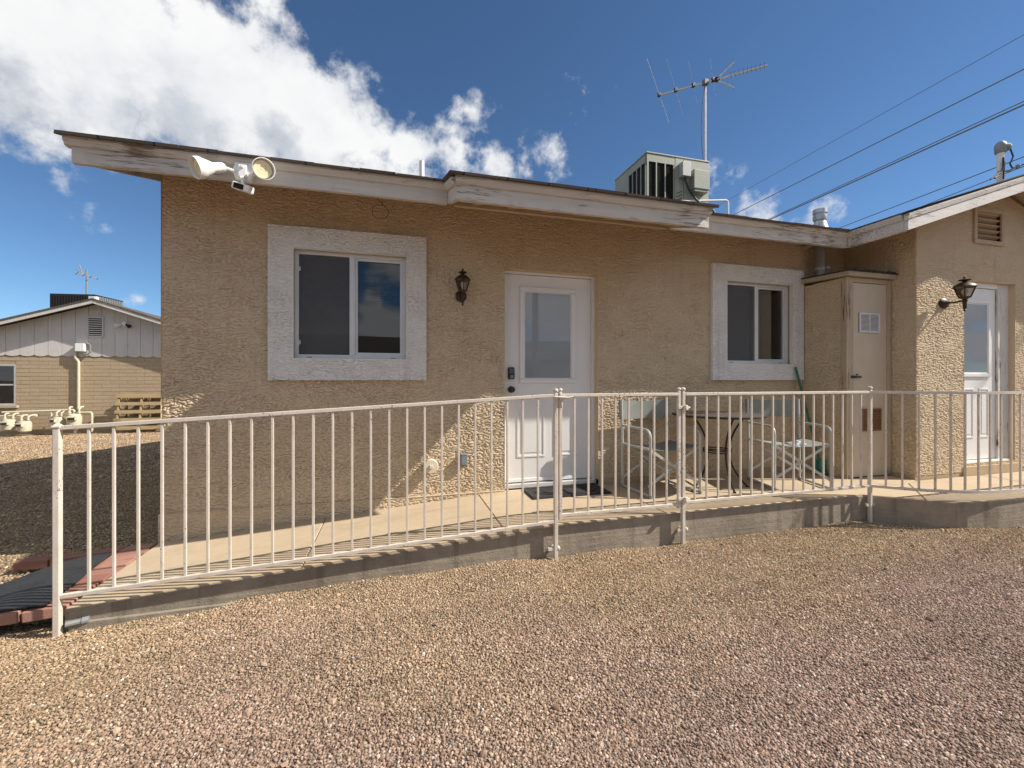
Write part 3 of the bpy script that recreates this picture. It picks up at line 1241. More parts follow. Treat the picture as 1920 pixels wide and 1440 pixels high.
roof = MB()
slab_on(front, lambda x, y: roof_z(y), 0.014, roof)
slab_on([(-2.02, RIDGE_Y), (10.2, RIDGE_Y), (10.2, 11.0), (-2.02, 11.0)], lambda x, y: roof_z(2 * RIDGE_Y - y), 0.014, roof)
WZ = 2.548
slab_on([(4.535, 2.798), (RIDGE_X, 2.798), (RIDGE_X, 3.36 + RIDGE_X - 4.535), (4.535, 3.36)], lambda x, y: WZ + PITCH * (x - 4.535), 0.014, roof)
slab_on([(RIDGE_X, 2.798), (2 * RIDGE_X - 4.535, 2.798), (2 * RIDGE_X - 4.535, 3.36), (RIDGE_X, 3.36 + RIDGE_X - 4.535)], lambda x, y: WZ + PITCH * (2 * RIDGE_X - 4.535 - x), 0.014, roof)
# ragged starter shingles along the drip edge
rnd = random.Random(5)
x = -2.02
while x < 4.5:
    w = rnd.uniform(0.22, 0.36)
    for stop in (0.357, 2.488):
        if x < stop < x + w:
            w = stop - x + 1e-4
    yb = 2.825 if 0.355 < x + w / 2 < 2.49 else 3.305
    zb = roof_z(yb)
    lo = rnd.uniform(0.002, 0.012)
    roof.box((x, yb - lo - 0.004, zb - 0.010), (min(x + w - 0.004, 4.53), yb + 0.12, zb + rnd.uniform(0.004, 0.010)), 0,
             Matrix.Translation((0, yb, zb)) @ Matrix.Rotation(math.atan(PITCH), 4, 'X') @ Matrix.Translation((0, -yb, -zb)))
    x += w
roof_o = obj("roof", roof, M_SHINGLE, house)
# boarded underside of the overhangs
mb = MB()
UND = 0.055
slab_on([(-1.96, 3.385), (0.41, 3.385), (0.41, 2.90), (2.44, 2.90), (2.44, 3.385), (4.60, 3.385), (4.60, 3.95), (-1.96, 3.95)], lambda x, y: roof_z(y) - 0.016, UND - 0.016, mb)
slab_on([(-1.96, 3.95), (X_L + 0.05, 3.95), (X_L + 0.05, RIDGE_Y), (-1.96, RIDGE_Y)], lambda x, y: roof_z(y) - 0.016, UND - 0.016, mb)
slab_on([(-1.96, RIDGE_Y), (X_L + 0.05, RIDGE_Y), (X_L + 0.05, 10.95), (-1.96, 10.95)], lambda x, y: roof_z(2 * RIDGE_Y - y) - 0.016, UND - 0.016, mb)
slab_on([(4.60, 2.84), (RIDGE_X, 2.84), (RIDGE_X, 3.95), (4.60, 3.95)], lambda x, y: WZ + PITCH * (x - 4.535) - 0.016, UND - 0.016, mb)
slab_on([(RIDGE_X, 2.84), (2 * RIDGE_X - 4.60, 2.84), (2 * RIDGE_X - 4.60, 3.95), (RIDGE_X, 3.95)], lambda x, y: WZ + PITCH * (2 * RIDGE_X - 4.535 - x) - 0.016, UND - 0.016, mb)
# frieze strip at the head of the main wall
obj("soffit", mb, M_SOFFIT, house)


def fascia(a, b, nrm, z0a, z0b, h=0.152, th=0.034, mt=None, crown=True, cs=1.3, cap0=0.0, cap1=0.0, cracks=None):
    """a, b: (x, y) of the face line; board below, crown strip above; z0 = lower edge at each end"""
    mt = mt or M_FASCIA
    n = Vector((nrm[0], nrm[1], 0))
    A, B = Vector((*a, 0)), Vector((*b, 0))
    mb = MB()
    hb = h * 0.66

    def ring(P, z, zt, off, th_):
        o = P + n * off
        i = P + n * (off - th_)
        return [(o.x, o.y, z), (o.x, o.y, zt), (i.x, i.y, zt), (i.x, i.y, z)]
    r0 = ring(A, z0a, z0a + hb + 0.03, 0, th)
    r1 = ring(B, z0b, z0b + hb + 0.03, 0, th)
    fs = [(0, 1, 2, 3), (7, 6, 5, 4)] + [(i, 4 + i, 4 + (i + 1) % 4, (i + 1) % 4) for i in range(4)]
    mb.add(r0 + r1, fs)
    board = obj("fascia_board", mb, mt, house)
    if crown:
        d = (B - A).normalized()
        A2, B2 = A - d * cap0, B + d * cap1
        sl = (z0b - z0a) / max(1e-6, (B - A).length)
        za, zb = z0a - sl * cap0, z0b + sl * cap1
        prof_ = [(0.002, hb), (0.012, hb + 0.004), (0.014, hb + 0.014), (0.024, hb + 0.030), (0.026, h - 0.004), (0.026, h + 0.001), (-0.03, h + 0.001), (-0.03, hb)]
        cm = MB()
        k = len(prof_)
        prof_ = [(o_ * cs if o_ > 0 else o_, z_) for o_, z_ in prof_]
        v0 = [tuple((A2 + n * o_) + Vector((0, 0, za + z_))) for o_, z_ in prof_]
        v1 = [tuple((B2 + n * o_) + Vector((0, 0, zb + z_))) for o_, z_ in prof_]
        cm.add(v0 + v1, [tuple(range(k)), tuple(range(2 * k - 1, k - 1, -1))] + [(i, k + i, k + (i + 1) % k, (i + 1) % k) for i in range(k)])
        obj("crown_trim", cm, mt, board)
    return board


Z_B = Z_F - PITCH * 0.48       # lower edge of the fascia over the door
fascia((-1.972, Y_F), (0.405, Y_F), (0, -1), Z_F, Z_F, cap0=0.03)
fascia((0.43, 2.88), (2.42, 2.88), (0, -1), Z_B, Z_B, h=0.150, cap0=0.03, cap1=0.03)
fascia((2.445, Y_F), (4.568, Y_F), (0, -1), Z_F, Z_F)
# returns of the deep part and the board running on behind it
for xs_, nx_ in ((0.408, -1), (2.442, 1)):
    fascia((xs_, 2.882), (xs_, Y_F - 0.003), (nx_, 0), Z_B, Z_F - 0.001, h=0.150)
mb = MB()
mb.box((0.46, Y_F, Z_F - 0.006), (2.39, Y_F + 0.036, Z_F + 0.10), 0.002)
obj("fascia_board", mb, M_BUFF, house)
# rafter tails under the deep part
for i in range(7):
    xx = 0.60 + i * 0.285
    mb = MB()
    mb.prism([(xx, 2.92, Z_B + 0.012), (xx, Y_F - 0.004, Z_F + 0.012), (xx, Y_F - 0.004, Z_F + 0.11), (xx, 2.92, Z_B + 0.11)], (0.045, 0, 0))
    obj("rafter", mb, M_BUFF, house)
# left rake board going back to the ridge
fascia((-1.970, Y_F + 0.036), (-1.970, RIDGE_Y), (-1, 0), Z_F + PITCH * 0.036, Z_F + PITCH * (RIDGE_Y - Y_F), cap0=0.0)
fascia((-1.972, RIDGE_Y), (-1.972, 10.98), (-1, 0), Z_F + PITCH * (RIDGE_Y - Y_F), Z_F + PITCH * (RIDGE_Y - Y_F) - PITCH * (10.98 - RIDGE_Y))
# wing: left eave and the two rakes of its gable
fascia((4.571, Y_F), (4.571, 2.850), (-1, 0), Z_F, Z_F)
slope_end = Z_F + PITCH * (RIDGE_X - 4.568)
fascia((4.568, 2.812), (RIDGE_X, 2.812), (0, -1), Z_F, slope_end, mt=M_FASCIA_Y, cs=0.7, cap0=0.012)
fascia((RIDGE_X, 2.812), (2 * RIDGE_X - 4.568, 2.812), (0, -1), slope_end, Z_F, mt=M_FASCIA_Y, cs=0.42)

# gable vent with slats
vent = MB()
x0, x1, z0, z1 = VENT
yv = Y_W + 0.05
vent.box((x0 - 0.002, yv, z0 - 0.002), (x1 + 0.002, yv + 0.04, z1 + 0.002))
vent_o = obj("gable_vent", vent, M_VENTD, house)
fr = MB()
for lo, hi in (((x0 - 0.045, Y_W - 0.020, z1), (x1 + 0.045, Y_W + 0.03, z1 + 0.045)), ((x0 - 0.045, Y_W - 0.020, z0 - 0.045), (x1 + 0.045, Y_W + 0.03, z0)),
               ((x0 - 0.045, Y_W - 0.018, z0), (x0, Y_W + 0.03, z1)), ((x1, Y_W - 0.018, z0), (x1 + 0.045, Y_W + 0.03, z1))):
    fr.box(lo, hi, 0.003)
obj("vent_frame", fr, M_BUFF, vent_o)
for i in range(5):
    zc = z0 + 0.045 + i * 0.062
    s = MB()
    s.beam((x0, Y_W + 0.022, zc), (x1, Y_W + 0.022, zc), 0.055, 0.010, up=(0, 0.55, 1))
    obj("slat", s, M_BUFF, vent_o)


# ---- windows
def window(hole, sur, right_extra, right_cut=None):
    x0, x1, z0, z1 = hole
    sx0, sx1, sz0, sz1 = sur
    # raised stucco surround
    w = MB()
    yf = Y_WALL - 0.040
    w.quad((sx0, yf, sz0), (sx0, Y_WALL + 0.004, sz0), (sx0, Y_WALL + 0.004, sz1), (sx0, yf, sz1))
    win = thing("window", "", "", ((x0 + x1) / 2, Y_WALL, z0))
    del win['label'], win['category']
    win.parent = house
    win.matrix_parent_inverse = house.matrix_basis.inverted()
    su = stucco_wall("surround", (0, yf, 0), (1, 0, 0), (0, -1, 0), sx0, sx1, sz0, sz1, [(x0, x1, z0, z1)], 0.05, parent=win, mt=M_STUCCO_W, su=0.0085, sv=0.0046, k=0.95, seed=sx0 * 3)
    side = MB()
    b0 = yf + 0.0068
    side.quad((sx0, b0, sz0), (sx0, Y_WALL + .006, sz0), (sx0, Y_WALL + .006, sz1), (sx0, b0, sz1))
    side.quad((sx1, Y_WALL + .006, sz0), (sx1, b0, sz0), (sx1, b0, sz1), (sx1, Y_WALL + .006, sz1))
    side.quad((sx0, yf + .001, sz1), (sx1, yf + .001, sz1), (sx1, Y_WALL + .006, sz1), (sx0, Y_WALL + .006, sz1))
    side.quad((sx0, Y_WALL + .006, sz0), (sx1, Y_WALL + .006, sz0), (sx1, yf + .001, sz0), (sx0, yf + .001, sz0))
    obj("surround_edge", side, M_STUCCO_W, win)
    ya, yb = Y_WALL + 0.022, Y_WALL + 0.075
    fw = 0.028
    f = MB()
    for lo, hi in (((x0 - .002, ya, z0 - .002), (x1 + .002, yb, z0 + 0.036)), ((x0 - .002, ya, z1 - fw), (x1 + .002, yb, z1 + .002)),
                   ((x0 - .002, ya, z0 + 0.036), (x0 + fw, yb, z1 - fw)), ((x1 - fw, ya, z0 + 0.036), (x1 + .002, yb, z1 - fw))):
        f.box(lo, hi, 0.003)
    xm = (x0 + x1) / 2
    f.box((xm - 0.022, ya - 0.004, z0 + 0.030), (xm + 0.022, yb, z1 - fw + 0.004), 0.003)
    obj("frame", f, M_ALU, win)
    # sash of the right half
    s = MB()
    a, b_, c, d = xm + 0.022, x1 - fw, z0 + 0.036, z1 - fw
    t = 0.022
    for lo, hi in (((a, ya + .014, c), (b_, yb, c + t)), ((a, ya + .014, d - t), (b_, yb, d)), ((a, ya + .014, c + t), (a + t, yb, d - t)), ((b_ - t, ya + .014, c + t), (b_, yb, d - t))):
        s.box(lo, hi, 0.002)
    obj("sash", s, M_ALU, win)
    # weep slots
    for xx in (x0 + 0.09, x1 - 0.13):
        ws = MB()
        ws.box((xx, ya - 0.001, z0 + 0.010), (xx + 0.04, ya + 0.004, z0 + 0.015))
        obj("weep_slot", ws, M_BLACKM, win)
    for xa, xb in ((x0 + fw, xm - 0.022), (a + t, b_ - t)):
        p = MB()
        p.quad((xa, yb - 0.018, z0 + 0.036), (xb, yb - 0.018, z0 + 0.036), (xb, yb - 0.018, z1 - fw), (xa, yb - 0.018, z1 - fw))
        obj("pane", p, M_GLASS, win)
    sc = MB()
    sc.quad((x0 + fw + 0.012, ya + 0.012, z0 + 0.04), (xm - 0.022, ya + 0.012, z0 + 0.04), (xm - 0.022, ya + 0.012, z1 - fw - .004), (x0 + fw + 0.012, ya + 0.012, z1 - fw - .004))
    obj("insect_screen", sc, M_SCREEN, win)
    for zz in (z0 + 0.12, z1 - 0.17):
        cl = MB()
        cl.box((x0 + fw + 0.002, ya + 0.004, zz), (x0 + fw + 0.013, ya + 0.012, zz + 0.035))
        obj("screen_clip", cl, M_ALU, win)
    if right_extra == 'blind':
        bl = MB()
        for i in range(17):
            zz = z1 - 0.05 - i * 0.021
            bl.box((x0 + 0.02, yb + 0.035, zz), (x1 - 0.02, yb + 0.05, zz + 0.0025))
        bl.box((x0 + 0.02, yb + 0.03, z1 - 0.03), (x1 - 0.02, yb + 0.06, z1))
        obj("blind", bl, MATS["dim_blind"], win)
    else:
        cu = MB()
        pts = []
        n = 40
        for i in range(n + 1):
            u = xm + 0.06 + (x1 - xm - 0.22) * i / n
            pts.append((u, yb + 0.022 + 0.012 * math.sin(i * 1.3)))
        for (ua, va), (ub, vb) in zip(pts[:-1], pts[1:]):
            cu.quad((ua, va, z0), (ub, vb, z0), (ub, vb, z1), (ua, va, z1))
        obj("curtain", cu, M_CURTAIN, win)


simple("dim_blind", (0.10, 0.10, 0.105), 0.6, 0, 0.05, 5)  # white slats coloured dark: the dimness of the room is put into the colour
window(WIN1, SUR1, 'blind')
window(WIN2, SUR2, 'curtain')


# ---- doors
def door(hole, y_leaf, knob_side, lx0, lx1, lz0, lz1, lite, label, kind, jmat, jw):
    x0, x1, z0, z1 = hole
    d = MB()
    d.box((lx0, y_leaf, lz0), (lx1, y_leaf + 0.04, lz1), 0.002)
    a, b, c, e = lite
    leaf = obj("door", d, M_DOOR, house)
    if label:
        leaf['label'] = label
    # lite frame (raised), glass, blind behind
    f = MB()
    t = 0.042
    for (p, q, r, s, k) in ((a, b, c, c + t, 0), (a, b, e - t, e, 0), (a, a + t, c + t, e - t, 1), (b - t, b, c + t, e - t, 1)):
        f.box((p, y_leaf - 0.016, r), (q, y_leaf + 0.0, s), 0.006)
    for (p, q, r, s) in ((a + t, b - t, c + t, c + t + .012), (a + t, b - t, e - t - .012, e - t), (a + t, a + t + .012, c + t + .012, e - t - .012), (b - t - .012, b - t, c + t + .012, e - t - .012)):
        f.box((p, y_leaf - 0.009, r), (q, y_leaf + 0.0, s), 0.003)
    obj("lite_frame", f, M_DOOR, leaf)
    g = MB()
    g.quad((a + t, y_leaf - 0.006, c + t), (b - t, y_leaf - 0.006, c + t), (b - t, y_leaf - 0.006, e - t), (a + t, y_leaf - 0.006, e - t))
    obj("pane", g, M_DGLASS, leaf)
    bl = MB()
    zz = c + t
    while zz < e - t - 0.012:
        bl.box((a + t + 0.004, y_leaf - 0.0032, zz), (b - t - 0.004, y_leaf - 0.0012, zz + 0.0125))
        zz += 0.0140
    obj("blind", bl, M_BLIND, leaf)
    # two raised panels below
    w = (lx1 - lx0)
    for (pa, pb) in ((lx0 + 0.12, lx0 + w / 2 - 0.045), (lx0 + w / 2 + 0.045, lx1 - 0.12)):
        pm = MB()
        pz0, pz1 = lz0 + 0.24, lz0 + 0.80
        tt = 0.020
        for (p, q, r, s) in ((pa, pb, pz0, pz0 + tt), (pa, pb, pz1 - tt, pz1), (pa, pa + tt, pz0 + tt, pz1 - tt), (pb - tt, pb, pz0 + tt, pz1 - tt)):
            pm.box((p, y_leaf - 0.006, r), (q, y_leaf, s), 0.0028)
        pm.box((pa + 0.045, y_leaf - 0.004, pz0 + 0.045), (pb - 0.045, y_leaf, pz1 - 0.045), 0.0018)
        obj("raised_panel", pm, M_DOOR, leaf)
    # jambs
    for (p, q) in ((x0 + 0.001, lx0 - 0.003), (lx1 + 0.003, x1 - 0.001)):
        if q - p < 0.006:
            continue
        j = MB()
        j.box((p, y_leaf - 0.022, z0), (q, y_leaf + 0.05, z1 - 0.001), 0.002)
        jo = obj("door_jamb", j, jmat if p > lx0 else M_DOOR, house)
    j = MB()
    j.box((lx0 - 0.003, y_leaf - 0.020, lz1 + 0.004), (lx1 + 0.003, y_leaf + 0.05, z1 - 0.001), 0.002)
    obj("door_head", j, M_DOOR, house)
    th_ = MB()
    th_.box((x0 + .002, y_leaf - 0.05, lz0 - 0.045), (x1 - .002, y_leaf + 0.06, lz0 - 0.008), 0.004)
    obj("threshold", th_, M_ALU if kind == 'main' else M_DOOR, house)
    if kind == 'main':
        k = MB()
        k.box((lx0 + 0.030, y_leaf - 0.030, 1.005), (lx0 + 0.092, y_leaf + 0.001, 1.120), 0.008)
        lock = obj("keypad_lock", k, M_BLACKM, leaf)
        k2 = MB()
        k2.lathe([(0.0, 0.014), (0.016, 0.013), (0.019, 0.006), (0.019, 0)], (lx0 + 0.061, y_leaf - 0.030, 1.030), (0, -1, 0), 14)
        for r_ in range(3):
            for c_ in range(3):
                k2.box((lx0 + 0.040 + c_ * 0.016, y_leaf - 0.0325, 1.062 + r_ * 0.017), (lx0 + 0.050 + c_ * 0.016, y_leaf - 0.0295, 1.073 + r_ * 0.017))
        obj("key_button", k2, M_GREYBOX, lock)
        kn = MB()
        kn.lathe([(0.033, 0), (0.033, 0.006), (0.014, 0.010), (0.012, 0.030), (0.024, 0.040), (0.028, 0.052), (0.024, 0.064), (0.010, 0.068), (0, 0.068)], (lx0 + 0.062, y_leaf, 0.905), (0, -1, 0), 18)
        obj("knob", kn, M_BRONZE, leaf)
        sw = MB()
        sw.box((lx0 + .004, y_leaf - 0.012, lz0 + 0.003), (lx1 - .004, y_leaf, lz0 + 0.035), 0.003)
        obj("door_sweep", sw, M_DOOR, leaf)
    else:
        kn = MB()
        kn.lathe([(0.033, 0), (0.033, 0.006), (0.014, 0.010), (0.012, 0.030), (0.026, 0.042), (0.026, 0.060), (0, 0.066)], (lx1 - 0.07, y_leaf, 0.97), (0, -1, 0), 16)
        # knob is on the hinge-free far side
        if False:
            obj("knob", kn, M_BRONZE, leaf)
    return leaf


door(DOOR, 3.995, 'l', 1.036, 1.945, 0.0, 2.025, (1.185, 1.772, 0.965, 1.912), None, 'main', M_DOOR, 0.03)
door(WDOOR, 3.235, 'r', 5.990, 6.650, 0.105, 2.03, (6.05, 6.545, 1.03, 1.90), "white door with a peeling right jamb", 'wing', M_JAMB, 0.12)
mb = MB()
mb.box((WDOOR[0] - 0.02, Y_W - 0.012, Z_P - 0.01), (WDOOR[1] + 0.03, Y_W + 0.16, 0.055), 0.008)
obj("door_step", mb, M_PLINTH, house)
# white drip board the wing's door stands on is lit from the side: flap of weather strip
# ---- attached utility closet
CX0, CX1, CY = 4.600, X_W - 0.002, 3.385
stucco_wall("closet_wall", (CX0, 0, 0), (0, 1, 0), (-1, 0, 0), CY + 0.02, Y_WALL - 0.002, Z_P + 0.004, 2.085, parent=house, seed=41.0, k=0.9)
mb = MB()
mb.box((CX0 - 0.012, CY - 0.004, Z_P - 0.01), (CX0 + 0.085, CY + 0.055, 2.085), 0.003)
mb.box((CX1 - 0.062, CY - 0.004, Z_P - 0.01), (CX1 - 0.006, CY + 0.055, 2.085), 0.003)
mb.box((CX0 + 0.085, CY - 0.002, 2.035), (CX1 - 0.062, CY + 0.055, 2.084), 0.003)
obj("closet_trim", mb, M_TRIM, house)
mb = MB()
mb.box((CX0 + 0.089, CY + 0.006, Z_P + 0.012), (CX1 - 0.066, CY + 0.034, 2.030), 0.002)
cdoor = obj("door", mb, M_CLOSET, house)
cdoor['label'] = "narrow beige utility closet door with a white louvre vent"
mb = MB()
cap = [(CX0 - 0.055, CY - 0.055), (CX1 + 0.0, CY - 0.055), (CX1 + 0.0, Y_WALL - 0.004), (CX0 - 0.055, Y_WALL - 0.004)]
slab_on(cap, lambda x, y: 2.135 + 0.05 * (y - CY), 0.045, mb)
ctop = obj("closet_roof", mb, M_TRIM, house)
mb = MB()
cap2 = [(CX0 - 0.066, CY - 0.068), (CX1 + 0.0, CY - 0.068), (CX1 + 0.0, Y_WALL - 0.006), (CX0 - 0.066, Y_WALL - 0.006)]
slab_on(cap2, lambda x, y: 2.147 + 0.05 * (y - CY), 0.011, mb)
for i in range(9):
    u = CX0 + 0.01 + i * 0.066
    mb.box((u, CY - 0.078 - rnd.uniform(0, .012), 2.136), (u + 0.05, CY - 0.04, 2.147 + rnd.uniform(0, .008)))
obj("roof_felt", mb, M_ROLL, ctop)


def louvre(parent, x0, x1, z0, z1, yf, nslat, mfr, msl, mid=False, t=0.016):
    back = MB()
    back.box((x0, yf - 0.004, z0), (x1, yf, z1))
    v = obj("vent", back, M_VENTD if mfr is M_LOUVRE else mfr, parent)
    f = MB()
    for lo, hi in (((x0, yf - 0.014, z0), (x1, yf - 0.004, z0 + t)), ((x0, yf - 0.014, z1 - t), (x1, yf - 0.004, z1)), ((x0, yf - 0.014, z0 + t), (x0 + t, yf - 0.004, z1 - t)), ((x1 - t, yf - 0.014, z0 + t), (x1, yf - 0.004, z1 - t))):
        f.box(lo, hi, 0.002)
    if mid:
        f.box(((x0 + x1) / 2 - 0.005, yf - 0.013, z0 + t), ((x0 + x1) / 2 + 0.005, yf - 0.004, z1 - t))
    obj("vent_frame", f, mfr, v)
    dz = (z1 - z0 - 2 * t) / nslat
    for i in range(nslat):
        zc = z0 + t + dz * (i + 0.5)
        s = MB()
        s.beam((x0 + t, yf - 0.008, zc), (x1 - t, yf - 0.008, zc), 0.007, dz * 0.52, up=(0, -0.35, 1))
        obj("slat", s, msl, v)


louvre(cdoor, 4.770, 5.060, 1.505, 1.715, CY + 0.005, 14, M_LOUVRE, M_LOUVRE, True)
louvre(cdoor, 4.805, 5.085, 0.450, 0.690, CY + 0.005, 9, M_WOOD, M_WOOD)
mb = MB()
mb.box((4.645, CY - 0.010, 1.015), (4.700, CY - 0.0045, 1.045), 0.001)
mb.box((4.700, CY - 0.012, 1.020), (4.790, CY + 0.005, 1.040), 0.001)
mb.tube([(4.705, CY - 0.016, 1.045), (4.705, CY - 0.020, 1.06), (4.72, CY - 0.020, 1.06), (4.72, CY - 0.016, 1.045)], 0.004, 6)
obj("hasp", mb, M_BLACKM, cdoor)
for zz in (0.145, 0.93):
    mb = MB()
    mb.tube([(5.085, CY + 0.0, zz), (5.06, CY - 0.03, zz + .005), (5.03, CY - 0.035, zz + .002)], 0.004, 6)
    obj("hook", mb, M_CLOSET, cdoor)

# ---- doorbell, outlet and hose cap on the wall
mb = MB()
mb.lathe([(0.024, 0), (0.024, 0.008), (0.018, 0.014), (0, 0.015)], (0.905, Y_WALL, 1.19), (0, -1, 0), 16)
o = obj("doorbell", mb, M_BUFF)
for v in o.data.vertices:
    v.co.z = 1.19 + (v.co.z - 1.19) * 1.5
tag(o, "small tan doorbell button on the stucco left of the door", "doorbell")
mb = MB()
mb.box((0.585, Y_WALL - 0.045, 0.215), (0.650, Y_WALL + 0.003, 0.325), 0.005)
t = thing("outlet_box", "small grey weatherproof outlet box low on the sunlit stucco", "outlet", (0.617, Y_WALL, 0.215))
obj("cover", mb, M_GREYBOX, t)
mb = MB()
mb.box((0.592, Y_WALL - 0.050, 0.225), (0.643, Y_WALL - 0.0455, 0.315), 0.002)
mb.tube([(0.594, Y_WALL - 0.049, 0.316), (0.641, Y_WALL - 0.049, 0.316)], 0.004, 6)
obj("lid", mb, M_GREYBOX, t)
t = thing("pipe_cap", "round cream cleanout cap sticking out of the wall near the ground", "pipe cap", (0.318, Y_WALL, 0.235))
mb = MB()
mb.lathe([(0.055, -0.02), (0.055, 0.055), (0.064, 0.056), (0.064, 0.088), (0.058, 0.095), (0.0, 0.096)], (0.318, Y_WALL, 0.235), (0, -1, 0), 22)
obj("pipe", mb, M_CREAM, t)
mb = MB()
mb.box((0.303, Y_WALL - 0.112, 0.220), (0.333, Y_WALL - 0.0955, 0.250), 0.003)
obj("plug", mb, M_CREAM, t)
mb = MB()
pts = [(-0.10 + 0.062 * math.cos(a), 3.50 + 0.01 * math.sin(2 * a), 2.315 + 0.055 * math.sin(a)) for a in [R(75 + i * 14) for i in range(25)]]
mb.tube([(-0.088, 3.42, 2.395)] + pts + [(-0.125, 3.43, 2.40)], 0.0022, 5)
tag(obj("wire_loop", mb, M_IRON), "thin loop of wire hanging from the eave above the left window", "wire")


# ---------------------------------------------------------------- wall lamps
def lantern(loc, label, arm, seed):
    t = thing("wall_lamp", label, "lamp", loc, 0, "lantern lamps by the doors")
    p = MB()
    p.lathe([(0.052, 0), (0.052, 0.006), (0.044, 0.014), (0.022, 0.020), (0.016, 0.030), (0, 0.030)], (0, 0, 0), (0, -1, 0), 22)
    local("wall_plate", p, M_BRONZE, t)
    y = -arm
    a = MB()
    a.tube([(0, -0.02, 0), (0, y * 0.5, -0.004), (0, y, 0.0)], 0.009, 8)
    a.lathe([(0.0, -0.105), (0.006, -0.100), (0.012, -0.092), (0.005, -0.084), (0.011, -0.075), (0.013, -0.02), (0.018, 0.0), (0.013, 0.010), (0.026, 0.020), (0.034, 0.030), (0, 0.030)], (0, y, 0), (0, 0, 1), 14)
    local("arm", a, M_BRONZE, t)
    # six-sided lantern body that widens upwards
    g = MB()
    rb, rt, zb, zt = 0.036, 0.066, 0.030, 0.130
    g.lathe([(rb, zb), (rt, zt)], (0, y, 0), (0, 0, 1), 6)
    local("lamp_glass", g, M_LAMPGLASS, t)
    f = MB()
    for k in range(6):
        an = 2 * math.pi * (k + 0.5) / 6
        cb = (rb * 1.03 * math.cos(an), y + rb * 1.03 * math.sin(an), zb)
        ct = (rt * 1.03 * math.cos(an), y + rt * 1.03 * math.sin(an), zt)
        f.tube([cb, ct], 0.0042, 5)
    for rr, zz in ((rb, zb), (rt, zt)):
        pts = [(rr * 1.03 * math.cos(2 * math.pi * (k + .5) / 6), y + rr * 1.03 * math.sin(2 * math.pi * (k + .5) / 6), zz) for k in range(6)]
        f.tube(pts, 0.0045, 5, closed=True)
    local("cage", f, M_BRONZE, t)
    c = MB()
    c.lathe([(0.072, zt - 0.002), (0.060, zt + 0.018), (0.030, zt + 0.040), (0.014, zt + 0.044), (0.012, zt + 0.052), (0.036, zt + 0.060), (0.038, zt + 0.066), (0.014, zt + 0.078), (0.008, zt + 0.082), (0.009, zt + 0.092), (0.004, zt + 0.100), (0, zt + 0.102)], (0, y, 0), (0, 0, 1), 18)
    local("cap", c, M_BRONZE, t)
    b = MB()
    b.lathe([(0.010, 0.032), (0.010, 0.055), (0.018, 0.075), (0.020, 0.09), (0.012, 0.108), (0, 0.112)], (0, y, 0), (0, 0, 1), 12)
    local("bulb", b, M_BLIND, t)
    return t


l1 = lantern((0.595, Y_WALL, 1.765), "bronze lantern in the shade between left window and middle door", 0.105, 1)
l2 = lantern((5.660, Y_W, 1.815), "dark lantern casting a shadow on sunlit stucco beside right door", 0.135, 2)
l2.scale = (1.42, 1.30, 1.08)


